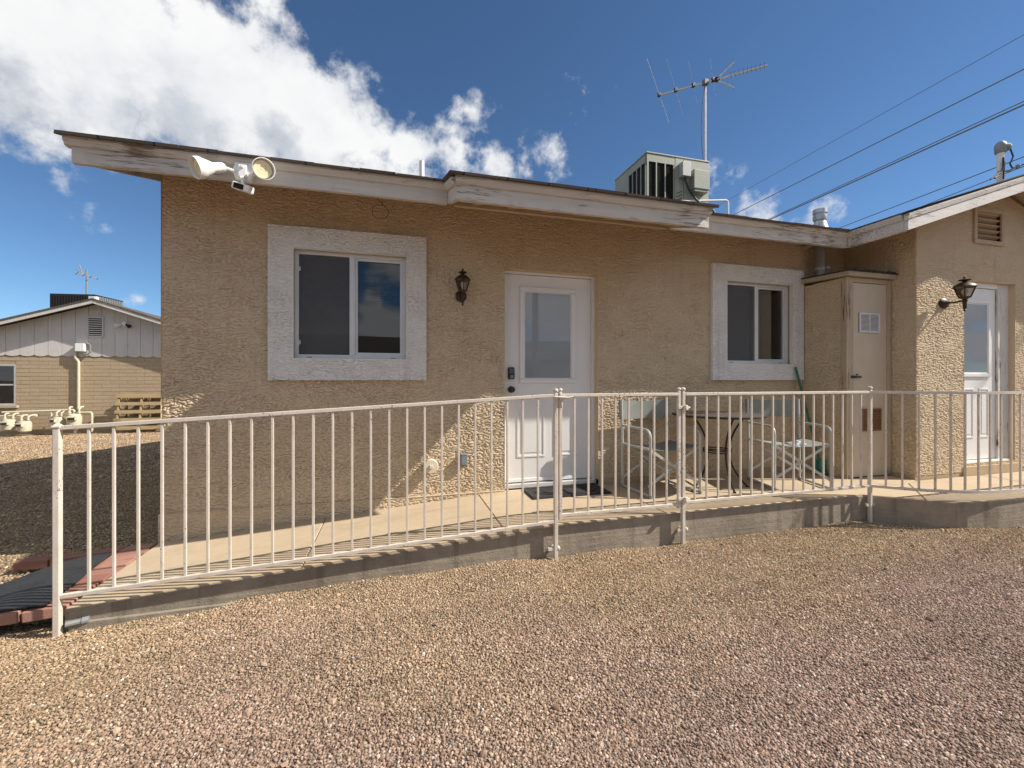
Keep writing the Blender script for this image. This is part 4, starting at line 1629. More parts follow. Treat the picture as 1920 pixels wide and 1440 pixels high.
# ---------------------------------------------------------------- floodlight on the eave
def floodlight():
    t = thing("floodlight", "white twin floodlight with motion sensor on the roof edge at left", "floodlight", (-1.000, Y_F, 2.43))
    y = 0.0
    p = MB()
    p.prism([(-0.045, y, -0.060), (0.045, y, -0.060), (0.070, y, 0.0), (0.050, y, 0.070), (-0.050, y, 0.070), (-0.070, y, 0.0)], (0, -0.035, 0))
    local("junction_box", p, M_FLOOD, t)
    q = MB()
    q.box((-0.030, y - 0.055, -0.045), (0.030, y - 0.035, 0.050), 0.008)
    q.lathe([(0.012, 0), (0.010, 0.012), (0, 0.014)], (0.0, y - 0.055, 0.03), (0, -1, 0), 10)
    local("box_cover", q, M_FLOOD, t)

    def head(root, elbow, direction, tip_r):
        d = Vector(direction).normalized()
        e = Vector(elbow)
        k = MB()
        k.tube([root, e], 0.012, 8)
        k.lathe([(0.0, -0.02), (0.018, -0.02), (0.018, 0.02), (0, 0.02)], tuple(e), (0, -1, 0.2), 12)
        kn = local("knuckle", k, M_FLOOD, t)
        h = MB()
        h.lathe([(0.0, 0.0), (0.028, 0.0), (0.034, 0.006), (0.034, 0.075), (0.040, 0.085), (tip_r * 0.93, 0.150), (tip_r, 0.160), (tip_r, 0.195), (tip_r - 0.004, 0.196), (tip_r - 0.006, 0.165), (0.060, 0.150)], tuple(e), tuple(d), 28)
        ho = local("lamp_shade", h, M_FLOOD, t)
        l = MB()
        l.lathe([(tip_r - 0.014, 0.152), (tip_r - 0.012, 0.163), (0.055, 0.171), (0.025, 0.174), (0.022, 0.169), (0.0, 0.171)], tuple(e), tuple(d), 28)
        lo = local("lens", l, M_SHEET, t)
        lo.parent = ho
    head((-0.050, y - 0.03, 0.0), (-0.118, y - 0.055, 0.010), (-0.62, -0.52, -0.34), 0.074)
    head((0.055, y - 0.03, -0.005), (0.098, y - 0.050, 0.010), (0.42, -0.80, -0.22), 0.074)
    s = MB()
    s.tube([(0.0, y - 0.045, -0.05), (0.005, y - 0.055, -0.105)], 0.011, 8)
    s.lathe([(0, -0.016), (0.018, -0.012), (0.018, 0.012), (0, 0.016)], (0.0, y - 0.045, -0.052), (1, 0, 0), 12)
    local("sensor_arm", s, M_FLOOD, t)
    s = MB()
    Mx = Matrix.Translation((0.010, y - 0.070, -0.130)) @ Matrix.Rotation(R(-12), 4, 'Z') @ Matrix.Rotation(R(17), 4, 'Y') @ Matrix.Rotation(R(10), 4, 'X')
    s.box((-0.066, -0.035, -0.026), (0.066, 0.035, 0.026), 0.010, Mx)
    se = local("motion_sensor", s, M_FLOOD, t)
    s = MB()
    s.box((-0.048, -0.0375, -0.019), (0.025, -0.030, 0.019), 0.003, Mx)
    for i in range(5):
        s.box((-0.046, -0.0395, -0.016 + i * 0.0075), (0.023, -0.0372, -0.0135 + i * 0.0075), 0, Mx)
    so = local("sensor_lens", s, M_VENTD, t)
    so.parent = se
    return t


floodlight().scale = (0.93, 0.93, 0.93)

# ---------------------------------------------------------------- railings
def square_mesh(name, w, h, mt, bev=0.002):
    m = MB()
    m.box((-w / 2, -w / 2, 0), (w / 2, w / 2, h), bev)
    return m.mesh(name, mt)


YR = 2.853
picket_me = square_mesh("picket", 0.0135, 0.800, M_RAIL, 0.0015)


def rail_bar(mb, a, b, w=0.024, h=0.023):
    mb.beam(a, b, w, h, bev=0.003)


def post(parent, x, y, z0, z1, size=0.027, ball=True):
    m = MB()
    m.box((x - size / 2, y - size / 2, z0), (x + size / 2, y + size / 2, z1), 0.004)
    p = obj("post", m, M_RAIL, parent)
    c = MB()
    if ball:
        c.lathe([(0.009, z1 - 0.002), (0.009, z1 + 0.005), (0.017, z1 + 0.009), (0.020, z1 + 0.019), (0.016, z1 + 0.029), (0, z1 + 0.034)], (x, y, 0), (0, 0, 1), 14)
    else:
        s = size / 2 + 0.004
        c.box((x - s, y - s, z1), (x + s, y + s, z1 + 0.012), 0.003)
        c.add([(x - s + .004, y - s + .004, z1 + .012), (x + s - .004, y - s + .004, z1 + .012), (x + s - .004, y + s - .004, z1 + .012), (x - s + .004, y + s - .004, z1 + .012), (x, y, z1 + .030)],
              [(0, 1, 4), (1, 2, 4), (2, 3, 4), (3, 0, 4)])
    obj("post_cap", c, M_RAIL, p)
    return p


def bracket(parent, x, y, z, dx=-0.05):
    m = MB()
    m.tube([(x, y + 0.0, z), (x, y + 0.075, z)], 0.013, 10)
    m.box((x + min(dx, 0), y - 0.008, z - 0.012), (x + max(dx, 0), y + 0.008, z + 0.012), 0.002)
    m.lathe([(0.018, 0), (0.018, 0.01), (0.010, 0.016), (0, 0.017)], (x + (0.025 if dx < 0 else -0.025), y, z), (1 if dx < 0 else -1, 0, 0), 10)
    obj("bracket", m, M_RAIL, parent)


# sloping panel along the ramp
XA, XB = -1.720, 1.103
ZTA, ZTB, ZBA, ZBB = 0.742, 0.888, -0.163, -0.010
rp = thing("ramp_railing", "long sloping white railing along the ramp with a square end post", "railing", (0, YR, -0.3))
m = MB()
rail_bar(m, (XA, YR, ZTA), (XB, YR, ZTB))
obj("top_rail", m, M_RAIL, rp)
m = MB()
rail_bar(m, (XA, YR, ZBA), (XB, YR, ZBB))
obj("bottom_rail", m, M_RAIL, rp)
post(rp, -1.735, YR, -0.42, 0.742, 0.031, False)
p2 = post(rp, 1.115, YR, -0.36, 0.905, 0.028)
NP = 24
for i in range(NP):
    t_ = (i + 1) / (NP + 1)
    x = XA + 0.01 + (XB - 0.02 - XA) * t_
    zb = ZBA + (ZBB - ZBA) * (x - XA) / (XB - XA)
    zt = ZTA + (ZTB - ZTA) * (x - XA) / (XB - XA)
    o = piece("picket", picket_me, rp, (x - rp.location.x, 0, zb + 0.010 - rp.location.z))
    o.scale = (1, 1, (zt - zb - 0.02) / 0.8)
bracket(rp, 1.105, YR, -0.205)
m = MB()
m.tube([(-1.70, YR, -0.318), (-1.62, YR + 0.028, -0.318)], 0.015, 10)
m.lathe([(0.020, 0), (0.020, 0.028), (0, 0.030)], (-1.64, YR + 0.020, -0.318), (0.93, 0.36, 0), 12)
obj("bracket", m, M_GALVD, rp)

# gate in front of the door
gt = thing("gate", "small white barred gate between two pairs of posts in front of the door", "gate", (1.65, YR, 0.0))
GX0, GX1 = 1.150, 2.138
m = MB()
rail_bar(m, (GX0, YR, 0.888), (GX1, YR, 0.888))
obj("top_rail", m, M_RAIL, gt)
m = MB()
rail_bar(m, (GX0, YR, 0.030), (GX1, YR, 0.030))
obj("bottom_rail", m, M_RAIL, gt)
for sx in (GX0, GX1):
    m = MB()
    m.box((sx - 0.0115, YR - 0.0115, 0.0), (sx + 0.0115, YR + 0.0115, 0.912), 0.002)
    m.lathe([(0.008, 0.910), (0.008, 0.916), (0.014, 0.920), (0.016, 0.928), (0.012, 0.937), (0, 0.941)], (sx, YR, 0), (0, 0, 1), 12)
    obj("stile", m, M_RAIL, gt)
for i in range(8):
    x = GX0 + (GX1 - GX0) * (i + 1) / 9
    o = piece("picket", picket_me, gt, (x - gt.location.x, 0, 0.040))
    o.scale = (1, 1, (0.888 - 0.03 - 0.02) / 0.8)
# latch at the left, hinges at the right
m = MB()
m.tube([(1.095, YR - 0.03, 0.880), (1.20, YR - 0.034, 0.872), (1.235, YR - 0.034, 0.880)], 0.007, 8)
m.box((1.138, YR - 0.028, 0.850), (1.172, YR - 0.0125, 0.900), 0.003)
m.tube([(1.150, YR - 0.03, 0.84), (1.150, YR - 0.035, 0.80), (1.135, YR - 0.035, 0.79)], 0.006, 8)
obj("latch", m, M_RAIL, gt)
for zz in (0.785, 0.075):
    m = MB()
    m.lathe([(0.0, -0.012), (0.017, -0.012), (0.020, -0.008), (0.020, 0.008), (0.017, 0.012), (0.0, 0.012)], (2.178, YR - 0.036, zz), (0.3, -1, 0), 14)
    m.box((2.118, YR - 0.026, zz - 0.012), (2.178, YR - 0.0155, zz + 0.012), 0.002)
    m.tube([(2.195, YR - 0.035, zz), (2.215, YR - 0.028, zz)], 0.007, 8)
    obj("hinge", m, M_RAIL, gt)

# level panel to the right of the gate
lp = thing("level_railing", "straight level white railing in front of the chairs and table", "railing", (3.1, YR, 0))
LX0, LX1 = 2.175, 4.115
post(lp, LX0, YR, -0.36, 0.908, 0.028)
post(lp, 4.150, YR, -0.36, 0.908, 0.028)
m = MB()
rail_bar(m, (LX0 + 0.02, YR, 0.888), (4.13, YR, 0.888))
obj("top_rail", m, M_RAIL, lp)
m = MB()
rail_bar(m, (LX0 + 0.02, YR, 0.042), (4.13, YR, 0.042))
obj("bottom_rail", m, M_RAIL, lp)
for i in range(17):
    x = LX0 + (4.150 - LX0) * (i + 1) / 18
    o = piece("picket", picket_me, lp, (x - lp.location.x, 0, 0.052))
    o.scale = (1, 1, (0.888 - 0.042 - 0.02) / 0.8)
bracket(lp, LX0, YR, -0.170)
bracket(lp, 4.150, YR, -0.130)

# railing that curves round the wider slab
cr = thing("curved_railing", "white railing curving round the wider slab at right", "railing", (5.0, 2.5, 0))
CURVE = [(4.150, 2.853), (4.26, 2.755), (4.38, 2.650), (4.50, 2.570), (4.64, 2.500), (4.80, 2.450), (4.98, 2.420), (5.18, 2.402), (5.40, 2.395), (5.8, 2.39), (6.3, 2.388), (7.0, 2.386), (7.8, 2.386)]
cl = [0.0]
for a, b in zip(CURVE[:-1], CURVE[1:]):
    cl.append(cl[-1] + math.dist(a, b))


def on_curve(s):
    for i in range(len(cl) - 1):
        if s <= cl[i + 1] or i == len(cl) - 2:
            t_ = (s - cl[i]) / (cl[i + 1] - cl[i])
            a, b = CURVE[i], CURVE[i + 1]
            return a[0] + (b[0] - a[0]) * t_, a[1] + (b[1] - a[1]) * t_, math.atan2(b[1] - a[1], b[0] - a[0])


for nm, zz in (("top_rail", 0.888), ("bottom_rail", 0.042)):
    m = MB()
    pr = [(-0.012, -0.0115), (0.012, -0.0115), (0.012, 0.0115), (-0.012, 0.0115)]
    ns = 60
    vs, fs = [], []
    for i in range(ns + 1):
        x, y, an = on_curve(cl[-1] * i / ns)
        nx_, ny_ = -math.sin(an), math.cos(an)
        vs += [(x + nx_ * u, y + ny_ * u, zz + v) for u, v in pr]
    for i in range(ns):
        for k in range(4):
            k2 = (k + 1) % 4
            fs.append((i * 4 + k, (i + 1) * 4 + k, (i + 1) * 4 + k2, i * 4 + k2))
    m.add(vs, fs)
    obj(nm, m, M_RAIL, cr)
s = 0.112
while s < cl[-1] - 0.05:
    x, y, an = on_curve(s)
    o = piece("picket", picket_me, cr, (x - cr.location.x, y - cr.location.y, 0.052), (0, 0, an))
    o.scale = (1, 1, (0.888 - 0.042 - 0.02) / 0.8)
    s += 0.113
post(cr, 7.8, 2.386, -0.36, 0.908, 0.028)


# ---------------------------------------------------------------- chairs and table
def make_chair(loc, rz, label):
    t = thing("folding_chair", label, "chair", loc, rz, "folding chairs on the walkway")
    w, yf, yb = 0.265, -0.225, 0.225
    r = 0.0125

    def arc(c, r0, a0, a1, n=6):
        return [(c[0] + r0 * math.cos(R(a0 + (a1 - a0) * i / n)), c[1] + r0 * math.sin(R(a0 + (a1 - a0) * i / n))) for i in range(n + 1)]
    for sx in (-1, 1):
        x = sx * w
        loop = [(yb - 0.02, 0.60)]
        loop += arc((yf + 0.075, 0.525), 0.075, 90, 180)
        loop += [(yf, 0.30), (yf, 0.02)]
        m = MB()
        m.tube([(x, a, b) for a, b in loop], r, 8)
        local("arm_frame", m, M_TUBE, t)
        m = MB()
        m.tube([(x, yb, 0.015), (x, yb, 0.45), (x, yb + 0.02, 0.845)], r, 8)
        local("back_post", m, M_TUBE, t)
        m = MB()
        m.tube([(x, yf + 0.0, 0.018), (x, yb, 0.018)], r * 0.95, 8)
        m.tube([(x, yf + 0.005, 0.425), (x, yb - 0.005, 0.425)], r * 0.8, 8)
        local("side_rail", m, M_TUBE, t)
        m = MB()
        for yy in (yf, yb):
            m.lathe([(0.016, 0), (0.016, 0.03), (0, 0.032)], (x, yy, 0.0), (0, 0, 1), 10)
        local("foot", m, M_GREYBOX, t)
    for yy, dy in ((yf + 0.022, 0), (yb - 0.022, 0)):
        for sx in (-1, 1):
            m = MB()
            o_ = 0.013 * sx
            m.beam((-w * sx, yy + o_, 0.095), (w * sx, yy + o_, 0.425), 0.012, 0.024, bev=0.002)
            local("cross_brace", m, M_TUBE, t)
    # sling seat
    m = MB()
    nx_, ny_ = 10, 6
    vs, fs = [], []
    for lay in (0, 1):
        for j in range(ny_ + 1):
            for i in range(nx_ + 1):
                u, v = i / nx_, j / ny_
                x = -w + 2 * w * u
                y = yf + 0.03 + (yb - yf - 0.06) * v
                z = 0.437 - 0.040 * math.sin(math.pi * u) * (0.8 + 0.2 * math.sin(math.pi * v)) - lay * 0.004
                vs.append((x, y, z))
    k = (nx_ + 1) * (ny_ + 1)
    for j in range(ny_):
        for i in range(nx_):
            a = j * (nx_ + 1) + i
            fs.append((a, a + 1, a + nx_ + 2, a + nx_ + 1))
            fs.append((k + a, k + a + nx_ + 1, k + a + nx_ + 2, k + a + 1))
    for i in range(nx_):
        fs.append((k + i, k + i + 1, i + 1, i))
        a = ny_ * (nx_ + 1) + i
        fs.append((a, a + 1, k + a + 1, k + a))
    m.add(vs, fs)
    local("seat", m, M_FABRIC, t)
    m = MB()
    vs, fs = [], []
    nb = 12
    for i in range(nb + 1):
        u = i / nb
        x = (-w - 0.016) + 2 * (w + 0.016) * u
        y = yb + 0.020 + 0.030 * math.sin(math.pi * u)
        for (dy, z) in ((-0.017, 0.655), (-0.017 + .01, 0.845), (0.017, 0.845), (0.010, 0.655)):
            sag = 0.012 * math.sin(math.pi * u)
            vs.append((x, y + dy * (0.25 + 0.75 * (1 - math.sin(math.pi * u))), z - sag * (1 if z > 0.7 else -0.2)))
    for i in range(nb):
        for k2 in range(4):
            a, b = i * 4 + k2, i * 4 + (k2 + 1) % 4
            fs.append((a, a + 4, b + 4, b))
    fs.append((0, 1, 2, 3))
    fs.append((nb * 4 + 3, nb * 4 + 2, nb * 4 + 1, nb * 4))
    m.add(vs, fs)
    local("backrest", m, M_FABRIC, t)
    return t


ch1 = make_chair((2.43, 3.52, Z_P), R(2), "grey green folding chair beside the door, left of the black table")
ch2 = copy_thing(ch1, (3.78, 3.36, Z_P), R(-16), "grey green folding chair with a rag on its seat near the closet", "folding chairs on the walkway")
# crumpled white rag on the second seat
m = MB()
rr = random.Random(3)
vs, fs = [], []
nn = 9
for j in range(nn + 1):
    for i in range(nn + 1):
        u, v = i / nn - 0.5, j / nn - 0.5
        e = max(0.0, 1 - 2.0 * math.hypot(u, v))
        vs.append((u * 0.14 + rr.uniform(-.008, .008), v * 0.11 + rr.uniform(-.008, .008), 0.004 + e * 0.035 + rr.uniform(0, 0.022) * (0.3 + e)))
for j in range(nn):
    for i in range(nn):
        a = j * (nn + 1) + i
        fs.append((a, a + 1, a + nn + 2, a + nn + 1))
m.add(vs, fs)
rag = obj("rag", m, M_LOUVRE)
rag.location = (3.80, 3.27, Z_P + 0.405)
rag.rotation_euler = (0, R(-7), R(20))
tag(rag, "crumpled white rag lying on the seat of the right chair", "rag")

tb = thing("bistro_table", "round black bistro table with bowed iron legs between the chairs", "table", (3.01, 3.44, Z_P))
m = MB()
m.lathe([(0.0, 0.700), (0.395, 0.700), (0.402, 0.705), (0.402, 0.716), (0.395, 0.720), (0, 0.720)], (0, 0, 0), (0, 0, 1), 48)
local("table_top", m, M_TABLE, tb)
m = MB()
m.tube([(0.405 * math.cos(2 * math.pi * k / 48), 0.405 * math.sin(2 * math.pi * k / 48), 0.708) for k in range(48)], 0.010, 6, closed=True)
local("rim", m, M_IRON, tb)
for an in (R(188), R(352), R(275)):
    pts = []
    for i in range(15):
        t_ = i / 14
        z = 0.70 * (1 - t_) + 0.008
        rad = 0.125 + 0.19 * abs(2 * t_ - 1) ** 2.0 if an != R(275) else 0.10 + 0.10 * abs(2 * t_ - 1) ** 2
        pts.append((rad * math.cos(an), rad * math.sin(an), z))
    m = MB()
    m.tube(pts, 0.009, 8)
    m.lathe([(0.014, 0), (0.014, 0.014), (0, 0.016)], (pts[-1][0], pts[-1][1], 0), (0, 0, 1), 10)
    local("leg", m, M_IRON, tb)
m = MB()
for zz in (0.355, 0.375):
    m.tube([(0.126 * math.cos(2 * math.pi * k / 24), 0.126 * math.sin(2 * math.pi * k / 24), zz) for k in range(24)], 0.006, 6, closed=True)
local("ring", m, M_IRON, tb)

# broom in the corner by the closet
br = thing("broom", "green handled broom with teal head leaning in the closet corner", "broom", (4.50, 3.66, Z_P))
m = MB()
m.tube([(4.515, 3.62, Z_P + 0.16), (4.44, 3.845, 1.145)], 0.0125, 10)
obj("handle", m, M_GREEN, br)
m = MB()
m.box((4.475, 3.575, Z_P + 0.055), (4.570, 3.635, Z_P + 0.175), 0.015)
obj("head", m, M_TEAL, br)
m = MB()
for i in range(9):
    for j in range(4):
        x = 4.480 + i * 0.0105
        y = 3.581 + j * 0.016
        m.tube([(x, y, Z_P + 0.058), (x + (i - 4) * 0.002, y - 0.006, Z_P + 0.002)], 0.005, 5)
obj("bristles", m, M_GREEN, br)

# door mat
dm = thing("door_mat", "black ribbed rubber mat in front of the middle door", "door mat", (1.55, 3.70, Z_P))
m = MB()
m.box((1.17, 3.53, Z_P + 0.001), (1.93, 3.885, Z_P + 0.013), 0.003)
obj("mat", m, M_RUBBER, dm)
m = MB()
for rx, ry in ((0.30, 0.13), (0.22, 0.09)):
    m.tube([(1.55 + rx * math.cos(2 * math.pi * k / 40), 3.707 + ry * math.sin(2 * math.pi * k / 40), Z_P + 0.012) for k in range(40)], 0.009, 6, closed=True)
obj("ridge", m, M_BLACKM, dm)
m = MB()
for lo, hi in (((1.175, 3.535, Z_P + .012), (1.925, 3.56, Z_P + .017)), ((1.175, 3.855, Z_P + .012), (1.925, 3.88, Z_P + .017)), ((1.175, 3.56, Z_P + .012), (1.20, 3.855, Z_P + .017)), ((1.90, 3.56, Z_P + .012), (1.925, 3.855, Z_P + .017))):
    m.box(lo, hi, 0.002)
obj("border", m, M_BLACKM, dm)

# ---------------------------------------------------------------- brick pad and mat at the foot of the ramp
pad = thing("brick_pad", "low pad of loose red bricks at the foot of the ramp", "brick pad", (-2.1, 3.4, -0.34))
bm_ = MB()
bm_.box((-0.10, -0.048, -0.03), (0.10, 0.048, 0.03), 0.006)
brick_me = bm_.mesh("brick", M_PAVER)
rb = random.Random(8)


def brick(x, y, z, rz, rx=0.0, ry=0.0):
    o = piece("brick", brick_me, pad, (x + 2.1, y - 3.4, z + 0.34), (rx, ry, rz))
    return o


# column of bricks against the slab end
for i in range(9):
    y = 2.99 + i * 0.108
    for j in range(2):
        brick(-1.845 - j * 0.206 + rb.uniform(-.012, .012), y + rb.uniform(-.006, .006), -0.283 - 0.012 * j + rb.uniform(-.005, .005) - 0.004, rb.uniform(-.06, .06), 0, R(-3))
for i in range(9):
    y = 2.99 + i * 0.108
    if y > 3.75:
        for j in range(2, 4):
            brick(-1.845 - j * 0.206 + rb.uniform(-.01, .01), y + rb.uniform(-.006, .006), -0.310 + rb.uniform(-.005, .005), rb.uniform(-.06, .06))
# soldier course along the front
for i in range(9):
    brick(-2.215 - i * 0.108 + rb.uniform(-.006, .006), 3.02 + rb.uniform(-.01, .01), -0.320 + rb.uniform(-.006, .004) - i * 0.004, R(90) + rb.uniform(-.06, .06), 0, rb.uniform(-.03, .03))
m = MB()
m.box((-2.16, 3.06, -0.5), (-1.74, 3.90, -0.318))
obj("sand_bed", m, M_GROUND, pad)
# rubber mat draped over it
m = MB()
nx_, ny_ = 24, 20
vs, fs = [], []
c00, c10, c11, c01 = Vector((-2.75, 2.985, 0)), Vector((-1.845, 2.955, 0)), Vector((-1.955, 3.75, 0)), Vector((-2.30, 3.66, 0))
for lay in (0, 1):
    for j in range(ny_ + 1):
        for i in range(nx_ + 1):
            u, v = i / nx_, j / ny_
            p = (c00 * (1 - u) + c10 * u) * (1 - v) + (c01 * (1 - u) + c11 * u) * v
            z = -0.246 - 0.062 * sstep(-p.x, 2.02, 2.50)
            z += 0.005 * math.sin(p.x * 9 + p.y * 4) + 0.004 * math.sin(p.y * 13)
            vs.append((p.x, p.y, float(z) - lay * 0.008))
k = (nx_ + 1) * (ny_ + 1)
for j in range(ny_):
    for i in range(nx_):
        a = j * (nx_ + 1) + i
        fs.append((a, a + 1, a + nx_ + 2, a + nx_ + 1))
        fs.append((k + a, k + a + nx_ + 1, k + a + nx_ + 2, k + a + 1))
for i in range(nx_):
    fs.append((k + i, k + i + 1, i + 1, i))
    a = ny_ * (nx_ + 1) + i
    fs.append((a, a + 1, k + a + 1, k + a))
for j in range(ny_):
    a = j * (nx_ + 1)
    fs.append((a, a + nx_ + 1, k + a + nx_ + 1, k + a))
    a += nx_
    fs.append((k + a, k + a + nx_ + 1, a + nx_ + 1, a))
m.add(vs, fs)
tag(obj("rubber_mat", m, M_RUBBER), "black rubber mat draped over the red bricks below the ramp", "mat")


# ---------------------------------------------------------------- roof equipment
def ac_unit():
    x0, x1, y0, y1, z0, z1 = 3.185, 4.145, 4.90, 5.72, 3.325, 3.985
    t = thing("rooftop_ac_unit", "large grey green box air conditioner with dark coil grilles on the roof", "air conditioner", ((x0 + x1) / 2, 5.3, 3.1))
    m = MB()
    m.box((x0 + 0.02, y0 + 0.02, z0 + 0.02), (x1 - 0.006, y1 - 0.006, z1 - 0.02), 0.004)
    obj("coil_core", m, M_VENTD, t)
    m = MB()
    m.box((x0 - 0.008, y0 - 0.008, z1 - 0.022), (x1 + 0.008, y1 + 0.008, z1), 0.006)
    obj("lid", m, M_ACPAINT, t)
    m = MB()
    m.box((x0 - 0.004, y0 - 0.004, z0), (x1 + 0.004, y1 + 0.004, z0 + 0.030), 0.003)
    obj("base_pan", m, M_ACPAINT, t)
    xs = x0 + 0.43          # front: grille part, then plain panels
    m = MB()
    m.box((xs, y0 - 0.002, z0 + 0.030), (xs + 0.13, y0 + 0.03, z1 - 0.022), 0.003)
    obj("panel", m, M_ACPAINT, t)
    m = MB()
    m.box((xs + 0.136, y0 - 0.002, z0 + 0.030), (x1, y0 + 0.03, z1 - 0.022), 0.003)
    pn = obj("panel", m, M_ACPAINT, t)
    m = MB()
    m.box((x0, y0, z1 - 0.125), (xs - 0.004, y0 + 0.025, z1 - 0.022), 0.002)
    m.box((x0, y0, z0 + 0.030), (xs - 0.004, y0 + 0.025, z0 + 0.06), 0.002)
    obj("panel", m, M_ACPAINT, t)
    for i in range(4):
        xx = x0 + (xs - 0.004 - x0 - 0.026) * i / 3
        m = MB()
        w = 0.034 if i == 0 else 0.022
        m.box((xx, y0 - 0.006, z0 + 0.058), (xx + w * 0.8, y0 + 0.006, z1 - 0.122), 0.002)
        obj("grille_bar", m, M_ACPAINT, t)
    # left side: plain half at the back, grille at the front
    ym = y0 + 0.46
    m = MB()
    m.box((x0 - 0.002, ym, z0 + 0.030), (x0 + 0.03, y1, z1 - 0.022), 0.003)
    obj("panel", m, M_ACPAINT, t)
    m = MB()
    m.box((x0, y0 + 0.003, z1 - 0.125), (x0 + 0.025, ym - 0.003, z1 - 0.022), 0.002)
    obj("panel", m, M_ACPAINT, t)
    for i in range(5):
        yy = y0 + 0.02 + (ym - y0 - 0.045) * i / 4
        m = MB()
        m.box((x0 - 0.006, yy, z0 + 0.030), (x0 + 0.006, yy + 0.018, z1 - 0.122), 0.002)
        obj("grille_bar", m, M_ACPAINT, t)
    # fine coil fins
    m = MB()
    for i in range(46):
        xx = x0 + 0.03 + i * 0.0085
        m.box((xx, y0 + 0.012, z0 + 0.06), (xx + 0.002, y0 + 0.021, z1 - 0.125))
    obj("coil_fins", m, M_VENTD, t)
    m = MB()
    m.box((x1 - 0.004, y0 + 0.03, z0 + 0.03), (x1 + 0.002, y1, z1 - 0.022))
    m.box((x0 + .03, y1 - 0.004, z0 + 0.03), (x1 - .004, y1 + 0.002, z1 - 0.022))
    obj("panel", m, M_ACPAINT, t)
    # louvres low on the middle panel
    for i in range(3):
        m = MB()
        m.beam((xs + 0.022, y0 - 0.004, z0 + 0.16 - i * 0.045), (xs + 0.105, y0 - 0.004, z0 + 0.20 - i * 0.045), 0.010, 0.008)
        obj("louvre", m, M_BLACKM, t)
    m = MB()
    m.box((xs + 0.055, y0 - 0.085, z1 - 0.29), (xs + 0.185, y0 - 0.003, z1 - 0.10), 0.006)
    obj("switch_box", m, M_ACGREY, t)
    m = MB()
    m.box((xs + 0.225, y0 - 0.095, z1 - 0.44), (xs + 0.470, y0 - 0.003, z1 - 0.185), 0.006)
    b = obj("hood", m, M_ACPAINT, t)
    m = MB()
    m.box((xs + 0.24, y0 - 0.085, z1 - 0.475), (xs + 0.455, y0 - 0.003, z1 - 0.4405), 0.004)
    obj("drip_lip", m, M_ACPAINT, b)
    # sleepers it stands on
    for xx in (x0 + 0.05, x1 - 0.15):
        m = MB()
        m.prism([(xx, y0 - 0.03, roof_z(y0 - 0.03) - 0.002), (xx, y1, roof_z(y1) - 0.002), (xx, y1, z0 + 0.05 if roof_z(y1) < z0 else roof_z(y1) + 0.03), (xx, y0 - 0.03, z0)], (0.10, 0, 0))
        obj("sleeper", m, M_ROLL, t)
    m = MB()
    m.box((x0 + 0.03, y0 + 0.02, roof_z(y0) - 0.03), (x1 - 0.03, y1 - 0.05, z0 + 0.001))
    obj("roof_curb", m, M_ROLL, t)
    m = MB()
    q0 = Vector((xs + 0.12, y0 - 0.05, z1 - 0.29))
    pts = [q0, q0 + Vector((0.01, 0, -0.06)), q0 + Vector((0.09, 0.0, -0.20)), q0 + Vector((0.25, 0.0, -0.33)), Vector((x1 + 0.02, y0 - 0.06, z0 - 0.03)), Vector((x1 + 0.12, y0 - 0.12, roof_z(y0 - 0.12) + 0.02))]
    sm = []
    for i in range(len(pts) - 1):
        p_1 = pts[max(i - 1, 0)]
        p0, p1 = pts[i], pts[i + 1]
        p2_ = pts[min(i + 2, len(pts) - 1)]
        for k in range(5):
            s_ = k / 5
            sm.append(0.5 * ((2 * p0) + (-p_1 + p1) * s_ + (2 * p_1 - 5 * p0 + 4 * p1 - p2_) * s_ ** 2 + (-p_1 + 3 * p0 - 3 * p1 + p2_) * s_ ** 3))
    sm.append(pts[-1])
    m.tube(sm, 0.012, 8)
    obj("conduit", m, M_BLACKCABLE, t)
    # condensate line
    m = MB()
    m.tube([(3.68, y0 - 0.03, 3.375), (4.40, y0 - 0.03, 3.468), (4.43, y0 - 0.03, 3.462), (4.44, y0 - 0.03, 3.435), (4.44, y0 - 0.03, roof_z(y0 - 0.03))], 0.0135, 10)
    obj("drain_pipe", m, M_PVC, t)


ac_unit()

# plumbing vent, flue and electric mast
m = MB()
m.tube([(0.315, 5.05, roof_z(5.05) - 0.05), (0.315, 5.05, 3.535)], 0.029, 14)
m.lathe([(0.075, 0), (0.060, 0.02), (0.031, 0.05)], (0.315, 5.05, roof_z(5.05) - 0.02), (0, 0, 1), 16)
tag(obj("vent_pipe", m, M_PVC), "plain white plumbing vent pipe standing on the roof over the door", "pipe")

fl = thing("flue", "grey metal flue rising from the utility closet through the eave with a round cap", "flue", (4.735, 3.79, 2.14))
m = MB()
m.tube([(4.60 + 0.06, 3.62, 2.13), (4.735, 3.79, 2.40), (4.62, 3.62, 2.62), (4.555, 3.62, 2.68)] if False else [(4.735, 3.79, 2.13), (4.735, 3.79, 2.62)], 0.052, 16)
obj("pipe", m, M_GALVD, fl)
m = MB()
m.lathe([(0.056, 0.0), (0.056, 0.03), (0.053, 0.035)], (4.735, 3.79, 2.26), (0, 0, 1), 16)
m.box((4.765, 3.725, 2.265), (4.81, 3.75, 2.30), 0.003)
obj("band", m, M_GALV, fl)
m = MB()
zr = roof_z(3.79)
m.lathe([(0.095, -0.05), (0.085, 0.00), (0.060, 0.08), (0.056, 0.10)], (4.735, 3.79, zr + 0.03), (0, 0, 1), 18)
obj("flashing", m, M_GALV, fl)
m = MB()
m.lathe([(0.064, 0.10), (0.070, 0.12), (0.070, 0.155), (0.062, 0.16), (0.062, 0.175), (0.072, 0.18), (0.072, 0.225), (0.066, 0.23), (0.02, 0.245), (0, 0.246)], (4.735, 3.79, zr + 0.03), (0, 0, 1), 18)
obj("cap", m, M_GALV, fl)

